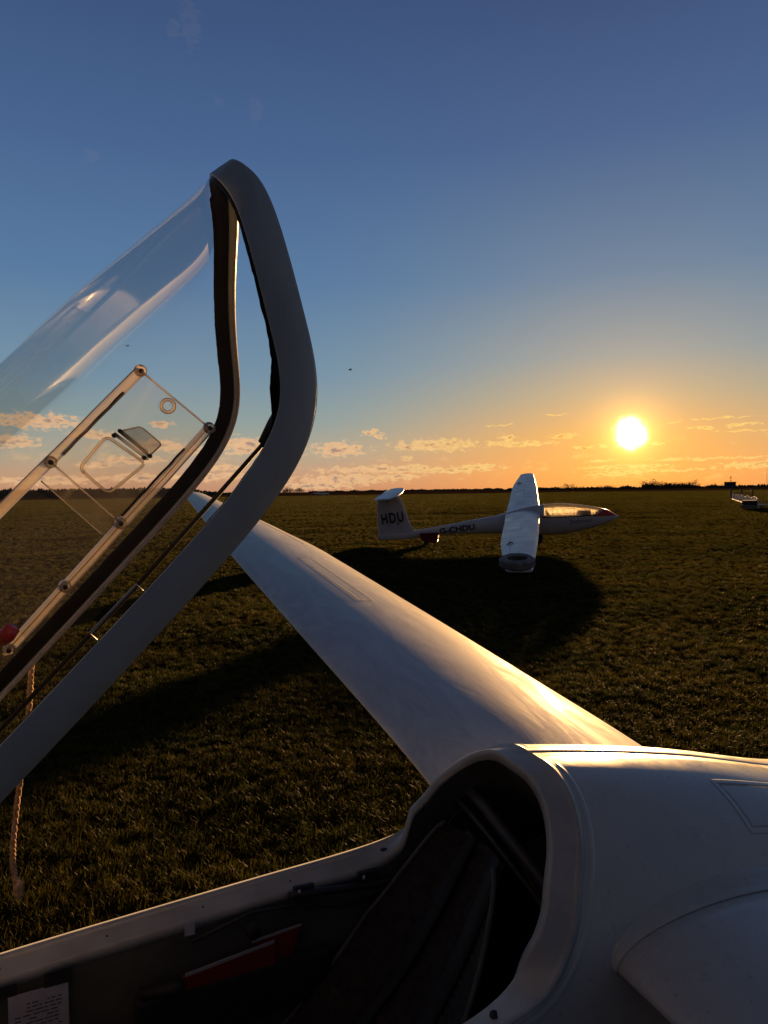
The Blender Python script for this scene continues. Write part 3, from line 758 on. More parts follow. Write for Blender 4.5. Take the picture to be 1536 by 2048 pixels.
# root fairing: slightly larger rib collars with two steps
for (s0, s1, gr_) in ((.22, .300, .003), (.22, .286, .005), (.22, .272, .007)):
    af2 = [(x, y) for x, y in AFN]
    S = []
    v = []
    for s in (s0, s1 - .004, s1):
        g_ = gr_ if s < s1 else .001
        le, ch, z, inc, tk = [smooth_tab(s, [q[0] for q in st_near], [q[j] for q in st_near]) for j in range(1, 6)]
        ci, si = cos(radians(inc)), sin(radians(inc))
        for i, (x, y) in enumerate(af2):
            x2, y2 = af2[(i + 1) % len(af2)]; x0, y0 = af2[i - 1]; tx, ty = x2 - x0, y2 - y0; l_ = sqrt(tx * tx + ty * ty) + 1e-9
            nx, ny = ty / l_, -tx / l_
            X = x * ch + nx * g_; Y = y * ch * tk + ny * g_; v.append(V((le + X * ci + Y * si, s, z - X * si + Y * ci)))
    o_ = from_data('root_fairing', v, grid_faces(3, len(af2), True), glider, ('gelcoat',)); o_.matrix_local = wing_matrix(-1, radians(-2.0))
# tail: fin, rudder, tailplane, out of frame to the right but part of the aircraft
v, f = wing_data([(0, 0, .95, 0, 0, .8), (1.0, .35, .62, 0, 0, .8)], airfoil(16, .05, .05, .35), 6)
o_ = from_data('fin', v, f, glider, ('gelcoat',)); o_.matrix_local = Matrix(((1, 0, 0, 3.45), (0, 0, 1, 0), (0, 1, 0, .62), (0, 0, 0, 1)))
v, f = wing_data([(-1.2, .08, .32, 0, 0, .8), (0, 0, .45, 0, 0, .8), (1.2, .08, .32, 0, 0, .8)], airfoil(16, .05, .05, .35), 10)
o_ = from_data('tailplane', v, f, glider, ('gelcoat',)); o_.matrix_local = Matrix.Translation((3.9, 0, 1.62))
# main wheel and tail wheel
def wheel(parent, c, R0, r0, nm_='wheel'):
    vs = []; a, b2 = 28, 12
    for i in range(a):
        th = 2 * pi * i / a
        for j in range(b2):
            p = 2 * pi * j / b2; rr = R0 - r0 + r0 * cos(p); vs.append(V((c[0] + rr * cos(th), c[1] + r0 * .9 * sin(p), c[2] + rr * sin(th))))
    fs = []
    for i in range(a):
        for j in range(b2): fs.append((i * b2 + j, i * b2 + (j + 1) % b2, ((i + 1) % a) * b2 + (j + 1) % b2, ((i + 1) % a) * b2 + j))
    o = from_data(nm_, vs, fs, parent, ('black_rubber',))
    v, f = tube([(c[0], c[1] - r0 * .5, c[2]), (c[0], c[1] + r0 * .5, c[2])], (R0 - r0) * .8, 20); from_data('rim', v, f, o, ('tube_grey',)); return o
wheel(glider, (.12, 0, .18), .18, .06); wheel(glider, (3.9, 0, .10), .10, .035, 'tail_wheel')
v, f = tube([(3.9, 0, .10), (3.85, 0, .55)], .03, 8); from_data('tail_fork', v, f, glider, ('tube_grey',))

# ------------------------------------------------------------------ raised canopy (part of the glider, sub-parts below it)
CM = Matrix(((.73913, -.37507, -.55948, -.2012), (.23611, .92219, -.3063, 1.1094), (.63083, .0943, .77017, 1.6732), (0, 0, 0, 1)))
CP = [(-1.3, .1709, -.2), (-.9, .2245, -.1386), (-.5, .2581, -.0879), (-.2, .2745, -.0479), (-.02, .2789, -.0187), (.0676, .2684, .0364), (.1149, .2422, .1242), (.1706, .1946, .216), (.2202, .1163, .2915), (.2364, .0208, .3447)]
def bspline(P, m=16):
    P = [P[0] * 2 - P[1]] + P + [P[-1] * 2 - P[-2]]; out = []
    for i in range(1, len(P) - 2):
        for j in range(m):
            u = j / m; out.append((P[i - 1] * (1 - u) ** 3 + P[i] * (3 * u**3 - 6 * u * u + 4) + P[i + 1] * (-3 * u**3 + 3 * u * u + 3 * u + 1) + P[i + 2] * u**3) / 6)
    out.append((P[-3] + P[-2] * 4 + P[-1]) / 6)
    return out
crim = bspline([V((x, -y, z)) for x, y, z in CP] + [V(q) for q in CP[::-1]])
CTX = [-1.3, -.8, -.4, -.19, -.07, .05, .14, .2, .24]; CTZ = [-.02, .19, .282, .303, .318, .327, .334, .341, .346]
ZML = -.13; PC = 2.0
def cwid(P):
    """half width of the canopy moulding at the station of rim point P"""
    zt = smooth_tab(P.x, CTX, CTZ); q = max(0, min(.999, (P.z - ZML) / (zt - ZML))); return abs(P.y) / (1 - q ** PC) ** (1 / PC), zt
# glazing shell
NC = 61; half_rim = crim[:len(crim) // 2]
half_rim = half_rim[:-1]
wtab = []
for P in half_rim:
    wd, zt = cwid(P); wtab.append(min(wd, .292))
for _ in range(6): wtab = [wtab[0]] + [(wtab[i - 1] + 2 * wtab[i] + wtab[i + 1]) / 4 for i in range(1, len(wtab) - 1)] + [wtab[-1]]
vs = []
for P, wd in zip(half_rim, wtab):
    zt = max(smooth_tab(P.x, CTX, CTZ), P.z + .0005)
    # blend so that every section starts exactly on the rim and crowns at the roof line
    r0 = min(1.0, abs(P.y) / wd); p0 = math.asin(r0 ** (PC / 2)); c0 = cos(p0) ** (2 / PC)
    for j in range(NC):
        ph = -p0 + 2 * p0 * j / (NC - 1); c_ = cos(ph) ** (2 / PC)
        vs.append(V((P.x, wd * math.copysign(abs(sin(ph)) ** (2 / PC), ph), P.z + (zt - P.z) * (c_ - c0) / max(1e-4, 1 - c0))))
canopy = from_data('canopy', vs, grid_faces(len(half_rim), NC), None, ('canopy_acrylic',))
canopy.parent = glider; canopy.matrix_parent_inverse = Matrix.Identity(4); canopy.matrix_local = GM.inverted() @ CM
canopy['label'] = 'clear acrylic canopy tilted up and forward over the nose'
# frame band around the canopy edge
def cframes(curve):
    out = []; n = len(curve)
    for i, P in enumerate(curve):
        tg = (curve[min(i + 2, n - 1)] - curve[max(i - 2, 0)]).normalized()
        wd, zt = .285, smooth_tab(P.x, CTX, CTZ); q = max(1e-3, (P.z - ZML) / (zt - ZML))
        nn = V((0, math.copysign((abs(P.y) / wd) ** (PE - 1) / wd, P.y), q ** (PE - 1) / (zt - ZML))).normalized(); nn = (nn - tg * nn.dot(tg)).normalized()
        bb = tg.cross(nn).normalized()
        if (bb.z - bb.x) < 0: bb = -bb
        out.append((P, bb, nn))
    return out
cf = cframes(crim)
BW = .044
def wsweep(sec_):
    """the flange tapers to a narrower width on the far rail"""
    vs = []
    for P, e1, e2 in cf:
        q = min(1, max(0, (P.y + .12) / .3)); k_ = 1 - .46 * q * q * (3 - 2 * q)
        for a, b2 in sec_: vs.append(P + e1 * (a * k_) + e2 * (b2 * (.5 + .5 * k_)))
    return vs, grid_faces(len(cf), len(sec_), True)
frame = from_data('canopy_frame', *wsweep([(0, .0), (.001, .0035), (BW * .5, .004), (BW - .001, .004), (BW, .003), (BW, -.002), (.016, -.004), (.013, -.008), (.012, -.026), (.0, -.026)]), canopy, ('frame_paint',))
contact = from_data('contact_face', *wsweep([(-.0012, -.001), (-.0012, -.027), (.0105, -.0285), (.0105, -.027), (.001, -.0255), (.001, -.001)]), canopy, ('contact_face',))
seal_sec = [(.0145, -.0045), (.015, -.010), (BW + .004, -.006), (BW + .010, -.0030), (BW + .010, -.0012), (BW, -.0025), (.018, -.004)]
vs = []
for i, (P, bb, nn) in enumerate(cf):
    jit = .0009 * noise.noise(V((i * .35, 0, 0))) + .0008 * noise.noise(V((i * 1.3, 4, 0)))
    q = min(1, max(0, (P.y + .12) / .3)); k_ = 1 - .42 * q * q * (3 - 2 * q)
    # wide smear of sealant at the lower corner and the crown of the arch, hardly any along the near rail
    wide = max(math.exp(-((P.x - .075) / .045) ** 2 - ((P.z - .03) / .05) ** 2), 0.0)
    arch_ = min(1, max(0, (P.x - .0) / .06))
    ex = (.15 + .35 * arch_ + .8 * wide) if P.y < .05 else 1.0
    for a, b2 in seal_sec: vs.append(P + bb * ((min(a, BW - .001) + (max(0, a - BW + .001)) * ex) * k_ + (jit if a > BW else 0)) + nn * b2)
from_data('sealant_band', vs, grid_faces(len(cf), len(seal_sec), True), canopy, ('black_sealant',))
# hinge side lip, locking rod inside the near rail
v, f = tube([(-.022, -.25, .034), (-.246, -.246, -.002), (-.459, -.238, -.030), (-.9, -.21, -.10)], .0028, 8); from_data('locking_rod', v, f, canopy, ('black_sealant',))
v, f = tube([(.02, -.243, .052), (.0, -.247, .041), (-.026, -.249, .033)], [.007, .0105, .007], 10); from_data('rod_sleeve', v, f, canopy, ('black_sealant',))
i0 = 55
for (ka, kb) in ((-.31, -.235),):
    v, f = tube([(-.316, -.262, -.020), (-.316, -.262, -.006), (-.243, -.264, .003), (-.243, -.264, -.012)], .0016, 8); from_data('grab_rail', v, f, canopy, ('frame_paint',))
# vent window on the far side: coordinates in the canopy frame
def lin(a, b2, f): return a + (b2 - a) * f
U0, U1, U2 = V((-.040, .233, .192)), V((-.256, .235, .162)), V((-.70, .215, .105))
L0, L1, L2, L3 = V((-.008, .257, .040)), V((-.241, .257, .006)), V((-.384, .255, -.019)), V((-.522, .251, -.042))
NRM = (L0 - U0).cross(U1 - U0).normalized()
if NRM.y > 0: NRM = -NRM                     # towards the inside of the canopy
ax = (U1 - U0).normalized()
def rail(name, a, b2, up, wd_, m, th=.010):
    """clear extruded channel between two points"""
    d = (b2 - a); e1 = (up - d * up.dot(d) / d.length_squared).normalized(); e2 = NRM
    sc_ = [(-wd_ / 2, 0), (-wd_ / 2, th), (-wd_ / 2 + .003, th), (-wd_ / 2 + .003, .004), (wd_ / 2 - .003, .004), (wd_ / 2 - .003, th), (wd_ / 2, th), (wd_ / 2, 0)]
    n = 24; return from_data(name, *sweep([(lin(a, b2, i / n), e1, e2) for i in range(n + 1)], sc_, True), canopy, (m,), smooth=False)
upv = (U0 - L0).normalized()
rail('window_rail', U0, U2, upv, .017, 'rail_acrylic'); rail('window_rail', L0, L3, upv, .017, 'rail_acrylic')
def dark_line(name, a, b2, off, r, m='black_sealant'):
    v, f = tube([lin(a, b2, i / 8) + upv * off + NRM * .006 + upv * .0006 * sin(i * 2.3) for i in range(9)], r, 6); return from_data(name, v, f, canopy, (m,))
dark_line('rail_seal', lin(U0, U1, .22), lin(U0, U1, .9), -.0055, .0030); dark_line('rail_seal', lin(L0, L1, .25), lin(L0, L1, .95), .0075, .0024)
dark_line('rail_edge', U0, U2, .0085, .0012, 'rail_acrylic'); dark_line('rail_edge', L0, L3, -.0085, .0014, 'rail_acrylic'); dark_line('rail_edge', L0, L3, .001, .0012, 'rail_acrylic')
for P in (U0, U1, L0, L1, L2, L3):
    v, f = tube([P + NRM * .002, P + NRM * .014], .0042, 12); from_data('rail_screw', v, f, canopy, ('screw_dark',))
    v, f = tube([P + NRM * .001, P + NRM * .0125], [.011, .010], 14); from_data('rail_block', v, f, canopy, ('rail_acrylic',))
# sliding pane with a polished edge, second pane beyond
def pane(name, pts, off, th, m):
    a = [p + NRM * off for p in pts]; b2 = [p + NRM * (off + th) for p in pts]; n = len(a)
    return from_data(name, a + b2, [tuple(range(n)), tuple(range(2 * n - 1, n - 1, -1))] + [(i, i + n, (i + 1) % n + n, (i + 1) % n) for i in range(n)], canopy, (m,), smooth=False)
pane('sliding_pane', [U0 - upv * .004, U1 - upv * .004, L1 + upv * .004, L0 + upv * .004], .006, .003, 'vent_acrylic')
pane('fixed_pane', [U1 - upv * .006 + ax * .002, U1 + ax * .035 - upv * .01, L1 + ax * .035 + upv * .012, L1 + ax * .03, L1 + ax * .002], .004, .003, 'vent_acrylic')
for nm_, a, b2, r in (('pane_edge', U0, L0, .0018), ('pane_edge', U1, L1, .0018), ('pane_edge', U1 + ax * .035 - upv * .01, L1 + ax * .035 + upv * .012, .0012)):
    v, f = tube([lin(a, b2, i / 6) + NRM * .008 for i in range(7)], r, 6); from_data(nm_, v, f, canopy, ('rail_acrylic',))
# finger hole ring
vs = []; c0 = V((-.042, .246, .117)) + NRM * .008; e1 = ax; e2 = NRM.cross(ax).normalized()
for i in range(24):
    th = 2 * pi * i / 24
    for j in range(8):
        p = 2 * pi * j / 8; rr = .0115 + .0032 * cos(p); vs.append(c0 + (e1 * cos(th) + e2 * sin(th)) * rr + NRM * .006 * sin(p))
from_data('finger_ring', vs, [(i * 8 + j, i * 8 + (j + 1) % 8, ((i + 1) % 24) * 8 + (j + 1) % 8, ((i + 1) % 24) * 8 + j) for i in range(24) for j in range(8)], canopy, ('rail_acrylic',))
# scoop: rounded square frame and tilted flap
S1, S2, S3, S4 = V((-.229, .243, .126)), V((-.158, .242, .141)), V((-.138, .253, .062)), V((-.222, .253, .061))
def rrect(c4, rad, n=5):
    out = []
    for i in range(4):
        P = c4[i]; A_ = (c4[i - 1] - P).normalized(); B_ = (c4[(i + 1) % 4] - P).normalized()
        for j in range(n + 1):
            f = j / n; out.append(P + A_ * rad * (1 - f) ** 2 + B_ * rad * f ** 2)
    return out
rp = [p + NRM * .010 for p in rrect([S1, S2, S3, S4], .012)]
v, f = tube(rp + [rp[0], rp[1]], .0026, 8, False); from_data('scoop_frame', v, f, canopy, ('rail_acrylic',))
rp2 = [p + NRM * .024 for p in rrect([lin(S1, S3, .05), lin(S2, S4, .05), lin(S3, S1, .05), lin(S4, S2, .05)], .010)]
n_ = len(rp); from_data('scoop_wall', rp + rp2, [(i, (i + 1) % n_, n_ + (i + 1) % n_, n_ + i) for i in range(n_)], canopy, ('vent_acrylic',))
F1, F2, F3, F4 = V((-.135, .242, .134)), V((-.104, .243, .124)), V((-.096, .25, .078)), V((-.124, .252, .069))
fl = [F1 + NRM * .012, F2 + NRM * .040, F3 + NRM * .040, F4 + NRM * .012]
rpf = rrect(fl, .008); cN = NRM * .002; n_ = len(rpf)
from_data('scoop_flap', rpf + [p + cN for p in rpf], [tuple(range(n_)), tuple(range(2 * n_ - 1, n_ - 1, -1))] + [(i, i + n_, (i + 1) % n_ + n_, (i + 1) % n_) for i in range(n_)], canopy, ('vent_acrylic',), smooth=False)
v, f = tube(rpf + [rpf[0]], .0014, 6, False); from_data('flap_edge', v, f, canopy, ('rail_acrylic',))
v, f = tube([fl[0], fl[3]], .0035, 8); from_data('flap_hinge', v, f, canopy, ('rail_acrylic',))
v, f = tube([lin(S2, F1, .55) + NRM * .012, lin(S3, F4, .55) + NRM * .012], .0030, 8); from_data('flap_hinge', v, f, canopy, ('rail_acrylic',))
for P in (F1, F4, lin(S2, F1, .4) - upv * .004, lin(S3, F4, .4) + upv * .008):
    v, f = tube([P + NRM * .008, P + NRM * .018], .0038, 10); from_data('hinge_screw', v, f, canopy, ('screw_dark',))
v, f = tube([V((-.51, .215, -.02)), V((-.495, .20, -.015)), V((-.48, .195, -.012))], [.01, .014, .012], 14); from_data('jettison_knob', v, f, canopy, ('knob_red',))

# cord hanging from the far rail
rp = [V((-.626, 1.255, 1.345)), V((-.64, 1.27, 1.28)), V((-.652, 1.285, 1.22)), V((-.668, 1.295, 1.13)), V((-.682, 1.29, 1.04)), V((-.690, 1.287, .97)), V((-.692, 1.286, .925)), V((-.688, 1.287, .89)), V((-.684, 1.288, .86))]
pts = []
for i in range(len(rp) - 1):
    for j in range(10): pts.append(lin(rp[i], rp[i + 1], j / 10))
parts = []
for s_ in range(3):
    q = []
    for i, p in enumerate(pts):
        a = i * 1.15 + s_ * 2 * pi / 3; q.append(p + V((cos(a), sin(a), 0)) * .0026)
    parts.append(tube(q, .0030, 6))
q = [pts[-1] + V((0, 0, .03)), pts[-1] + V((0, 0, .022)), pts[-1] + V((0, 0, .006)), pts[-1] + V((0, 0, -.004))]
parts.append(tube(q, [.004, .0085, .0085, .005], 10))
v, f = join_data(parts); rope = from_data('rope', v, f, None, ('rope_fibre',)); tagt(rope, 'frayed tan cord hanging down from the raised canopy at the left edge', 'rope')

# ================================================================== FAR GLIDER
PSI = radians(12)
fx = V((cos(PSI), -sin(PSI), 0)); fy = V((sin(PSI), cos(PSI), 0)); F0 = V((4.44, 20.75, 0))
FM = Matrix(((fx.x, fy.x, 0, F0.x), (fx.y, fy.y, 0, F0.y), (0, 0, 1, 0), (0, 0, 0, 1)))
ROLL = radians(7.8)
FMr = FM @ Matrix.Rotation(ROLL, 4, 'X')          # near wing (y<0) goes down
far = empty('glider', 'white and red glider parked across the airfield, near wingtip resting on the grass', 'glider', FMr)
FK = [-4.72, -4.4, -3.9, -3.5, -2.9, -1.9, -1.05, -.6, .0, .35, .7, 1.27, 1.93, 2.2, 2.31]
FT = [.33, .35, .37, .42, .51, .70, .86, 1.0, 1.13, 1.16, 1.18, 1.13, 1.00, .86, .80]
FB = [.10, .10, .12, .17, .255, .30, .30, .28, .26, .265, .285, .38, .58, .70, .79]
FW = [.04, .06, .07, .09, .12, .17, .24, .28, .31, .31, .31, .28, .17, .08, .005]
def fsec(s, ph, grow=0.0):
    tt, bb, ww = smooth_tab(s, FK, FT), smooth_tab(s, FK, FB), smooth_tab(s, FK, FW)
    zm = bb + (tt - bb) * .48; s_, c_ = sin(ph), cos(ph)
    y = (ww + grow) * math.copysign(abs(s_) ** .93, s_); z = zm + (tt - zm + grow) * abs(c_) ** .93 if c_ > 0 else zm - (zm - bb + grow) * abs(c_) ** .93
    return V((s, y, z))
CAN0, CAN1 = .18, 1.90; zsill = lambda s: .845 + .03 * (s - 1)
def fphi(s):
    lo, hi = 0.0, pi / 2
    for _ in range(30):
        md_ = (lo + hi) / 2
        if fsec(s, md_).z > zsill(s): lo = md_
        else: hi = md_
    return lo
Sst = [-4.72 + .06 * i for i in range(int(7.03 / .06) + 1)] + [2.31]
vs = []; NS = 48
for s in Sst:
    for j in range(NS): vs.append(fsec(s, 2 * pi * j / NS - pi))
fs0 = grid_faces(len(Sst), NS, True); fs = []; mi = []
for q in fs0:
    c = sum((vs[i] for i in q), V()) / 4
    if CAN0 + .02 < c.x < 1.58 + (c.z - .84) * 1.5 and c.z > zsill(c.x): continue
    fs.append(q)
m, t, o = mat('far_fuselage_paint')
b = t.new('ShaderNodeBsdfPrincipled'); oc = t.new('ShaderNodeTexCoord').outputs['Object']; sp_ = t.new('ShaderNodeSeparateXYZ'); t.put(sp_.inputs[0], oc)
mask = t.math('MULTIPLY', t.math('GREATER_THAN', sp_.outputs[2], .825), t.math('GREATER_THAN', t.math('SUBTRACT', sp_.outputs[0], t.math('MULTIPLY', sp_.outputs[2], 1.5)), .37))
t.put(b.inputs['Base Color'], t.mix(mask, (.66, .66, .66), (.58, .04, .015))); b.inputs['Roughness'].default_value = .3
t.l.new(b.outputs[0], o.inputs[0])
from_data('fuselage', vs, fs, far, ('far_fuselage_paint',))
# canopy glass, arch frames, cockpit inside
vs = []; cs = [CAN0 + (CAN1 - CAN0) * i / 30 for i in range(31)]
for s in cs:
    pr = fphi(s)
    for j in range(21): vs.append(fsec(s, -pr + 2 * pr * j / 20, .004))
from_data('canopy', vs, [q for q in grid_faces(31, 21) if (lambda c: c.x < 1.62 + (c.z - .84) * 1.5)(sum((vs[i] for i in q), V()) / 4)], far, ('far_acrylic',))
def band(s0, s1, nm_, m, g=.010, dz=0):
    vs = []
    for s in (s0, s1):
        pr = fphi(s)
        for j in range(21): vs.append(fsec(s, -pr + 2 * pr * j / 20, g))
    o_ = from_data(nm_, vs, grid_faces(2, 21), far, (m,)); md = o_.modifiers.new('t', 'SOLIDIFY'); md.thickness = .01; return o_
band(CAN0 - .02, CAN0 + .05, 'canopy_arch', 'gelcoat_far')
for sd in (-1, 1):
    pts = [];
    for s in cs[:-4]: 
        p = fsec(s, sd * fphi(s), .008); pts.append(p)
    v, f = tube(pts, .014, 6); from_data('canopy_rail', v, f, far, ('black_sealant',))
v, f = join_data([box_data(.75, 0, .66, 1.0, .38, .26), box_data(1.36, 0, .90, .36, .30, .16)])
bevel(from_data('cockpit_interior', v, f, far, ('cockpit_dark',), smooth=False), .03)
vs = []
for i in range(13):
    f_ = i / 12; vs += [V((.32 + .34 * (1 - f_), -.2, .62 + .36 * f_)), V((.32 + .34 * (1 - f_), .2, .62 + .36 * f_)), V((.26 + .34 * (1 - f_), .2, .62 + .36 * f_)), V((.26 + .34 * (1 - f_), -.2, .62 + .36 * f_))]
from_data('seat_back', vs, grid_faces(13, 4, True), far, ('seat_cloth',))
def fside(s, zf, g=.008):   # point on the near side skin
    lo, hi = 0.02, pi - .02
    for _ in range(30):
        md_ = (lo + hi) / 2
        if fsec(s, -md_).z > zf: lo = md_
        else: hi = md_
    return fsec(s, -lo, g)
win = [fside(.78, 1.06), fside(.78, .93), fside(1.08, .93), fside(1.08, 1.05)]
v, f = tube(win + [win[0]], .010, 6, False); from_data('vent_window', v, f, far, ('rail_acrylic',))
# fin + rudder
vs = []
def fin_pt(sx, z, sd): return V((sx, sd, z))
FZ = [(.30, -3.50, -4.72, .055), (.42, -3.62, -4.72, .05), (.62, -3.72, -4.73, .045), (1.38, -3.98, -4.70, .035), (1.50, -4.03, -4.69, .02)]
for z, le, te, th_ in FZ:
    for i in range(24):
        a = 2 * pi * i / 24; x = te + (le - te) * (1 + cos(a)) / 2; xn = (1 + cos(a)) / 2
        vs.append(V((x, th_ * math.copysign(min(1, sqrt(max(0, 1 - xn)) * 1.3 * sqrt(xn) * 2.0) * .95, sin(a)) if 0 < i < 24 else 0, z)))
fs = grid_faces(len(FZ), 24, True) + [tuple(range((len(FZ) - 1) * 24, len(FZ) * 24))]
fin = from_data('fin', vs, fs, far, ('gelcoat_far',))
v, f = tube([(-4.36, -.047, .3), (-4.36, -.046, .8), (-4.38, -.036, 1.4)], .004, 5); from_data('rudder_gap', v, f, far, ('seam_grey',))
v, f = tube([(-4.1, -.04, 1.30), (-4.1, -.05, 1.30)], .022, 10); from_data('hinge_cap', v, f, far, ('dark_metal',))
# tailplane
v, f = wing_data([(-1.28, .20, .34, .0, 2, .6), (-1.2, .14, .42, .0, 2, .9), (0, 0, .62, .0, 2, .9), (1.2, .14, .42, .0, 2, .9), (1.28, .20, .34, 0, 2, .6)], airfoil(16, .06, .05, .35), 24)
tp = from_data('tailplane', v, f, far, ('gelcoat_far',)); tp.matrix_local = Matrix(((-1, 0, 0, -3.95), (0, 1, 0, 0), (0, 0, 1, 1.53), (0, 0, 0, 1)))
v, f = wing_data([(-1.12, 0, .17, 0, 26, .5), (1.12, 0, .17, 0, 26, .5)], airfoil(10, .08, .05, .35), 6)
el_ = from_data('elevator', v, f, far, ('gelcoat_far',)); el_.matrix_local = Matrix(((-1, 0, 0, -4.53), (0, 1, 0, 0), (0, 0, 1, 1.515), (0, 0, 0, 1)))
# wings
def st_farw(): return [(.0, .0, .98, .0, 3, 1.0), (.5, .0, .96, 0, 3, 1.0), (4.6, .06, .84, 0, 2.2, 1.0), (7.4, .16, .53, 0, 1.5, .95), (7.80, .18, .48, 0, 1.4, .9), (7.86, .20, .42, 0, 1.2, .3)]
AF2 = airfoil(24, .10, .05, .38)
for side in (1, -1):
    dih = radians(1.6)
    v, f = wing_data(st_farw(), AF2, 50)
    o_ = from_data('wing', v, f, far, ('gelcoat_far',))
    o_.matrix_local = Matrix(((-1, 0, 0, .10), (0, side * cos(dih), -side * sin(dih), 0), (0, sin(dih), cos(dih), .93), (0, 0, 0, 1)))
    o_['label'] = 'near wing sloping down to the grass' if side < 0 else 'far wing rising against the sky'
    S = st_farw()
    def wu(s, x, off=.006):
        le, ch, z, inc, tk = [smooth_tab(s, [q[0] for q in S], [q[j] for q in S]) for j in range(1, 6)]
        yu = .10 * (1 - ((.38 - x) / .38) ** 2) ** .62 if x < .38 else .10 * (1 - ((x - .38) / .62) ** 2)
        X = x * ch; return V((le + X, s, z - X * sin(radians(inc)) + yu * ch * tk + off))
    v, f = tube([wu(5.2, .66), wu(5.2, .74, .03), wu(5.25, .84)], [.008, .018, .008], 6); from_data('aileron_horn', v, f, o_, ('dark_metal',))
    v, f = tube([wu(3.9 + .3 * i, .76, .001) for i in range(12)], .005, 5); from_data('aileron_gap', v, f, o_, ('seam_grey',))
    v, f = tube([wu(2.3 + .13 * i, .5, .001) for i in range(10)], .005, 5); from_data('airbrake_slot', v, f, o_, ('seam_grey',))
# lettering on the near side (seen from y<0: text runs along +x)
def side_text(name, s, size, x, z, y, rot, m, fxs=1.0, space=1.0, offset=0.0, tilt=0):
    M = Matrix.Translation((x, y, z)) @ Matrix.Rotation(radians(90), 4, 'X') @ Matrix.Rotation(radians(rot), 4, 'Z')
    return text_obj(name, s, size, M, far, m, .003, fxs, space, offset)
side_text('lettering', 'HDU', .44, -4.58, .60, -.064, 8, 'letter_black', .66, 1.25, .010)
side_text('lettering', 'G-CHDU', .235, -2.80, .315, -.150, 8.0, 'letter_black', 1.12, 1.04, .006).rotation_euler.rotate_axis('Y', radians(-2.5))
side_text('fin_emblem', 'II', .15, -4.11, .56, -.058, 4, 'letter_black', 1.0, .9)
side_text('name_script', 'Junior', .17, .95, .655, -.32, 3, 'letter_faint', 1.5, 1.0).rotation_euler.rotate_axis('Y', radians(4))
# main wheel
wheel(far, (.02, 0, .17), .19, .06)
far_tyre_M = FMr @ Matrix(((-1, 0, 0, .10), (0, -1, 0, 0), (0, 0, 1, .93), (0, 0, 0, 1)))
# old car tyre weighing down the near tip
tyre = empty('tyre', 'worn grey car tyre laid flat on the lowered tip of the parked glider wing', 'tyre')
p_tip = FMr @ V((-.36, -7.62, .93 + 7.62 * sin(radians(1.6)) + .055))
tyre.matrix_world = Matrix.Translation(p_tip) @ Matrix.Rotation(-PSI, 4, 'Z') @ Matrix.Rotation(radians(11.5), 4, 'X')
prof = [(.185, .02), (.20, .0), (.26, -.012), (.30, .005), (.325, .03), (.33, .085), (.325, .14), (.30, .165), (.26, .182), (.20, .17), (.185, .15), (.20, .13), (.285, .12), (.285, .05), (.20, .04)]
vs = []
for i in range(48):
    th = 2 * pi * i / 48
    for r, z in prof: vs.append(V((r * cos(th), r * sin(th), z)))
n_ = len(prof); from_data('tyre_body', vs, [(i * n_ + j, i * n_ + (j + 1) % n_, ((i + 1) % 48) * n_ + (j + 1) % n_, ((i + 1) % 48) * n_ + j) for i in range(48) for j in range(n_)], tyre, ('tyre_rubber',))
parts = []
for i in range(56):
    th = 2 * pi * i / 56
    for z0, dz_ in ((.048, .03), (.085, .03), (.122, .03)):
        c, s_ = cos(th + (z0 * 1.2)), sin(th + (z0 * 1.2)); vb, fb = box_data(.330, 0, z0, .010, .024, dz_)
        parts.append(([V((p.x * c - p.y * s_, p.x * s_ + p.y * c, p.z)) for p in vb], fb))
v, f = join_data(parts); from_data('tread_blocks', v, f, tyre, ('tyre_rubber',), smooth=False, kind='stuff')
# tail dolly
dolly = empty('tail_dolly', 'dark red tail dolly strapped under the boom of the parked glider', 'dolly', FMr @ Matrix.Translation((-3.13, 0, 0)))
vs = []
for s, w_ in ((-.30, .10), (-.26, .13), (.2, .14), (.24, .12)):
    for z, ww in ((.36, .9), (.34, 1.0), (.20, 1.0), (.08, .65), (.05, .5)):
        pass
prof_d = [(-.30, .33), (-.24, .12), (-.12, .06), (.16, .05), (.26, .15), (.27, .36), (.0, .345)]
a = [V((x, -.17, z)) for x, z in prof_d]; b_ = [V((x, .17, z)) for x, z in prof_d]; n_ = len(a)
bevel(from_data('dolly_body', a + b_, [tuple(range(n_)), tuple(range(2 * n_ - 1, n_ - 1, -1))] + [(i, i + n_, (i + 1) % n_ + n_, (i + 1) % n_) for i in range(n_)], dolly, ('dolly_red',), smooth=False), .02)
o_ = wheel(dolly, (-.08, -.22, .04), .085, .03); o_ = wheel(dolly, (-.08, .22, .08), .085, .03)
v, f = tube([(.22, -.18, .06), (.22, .18, .06)], .012, 8); from_data('axle_pin', v, f, dolly, ('metal_bright',))

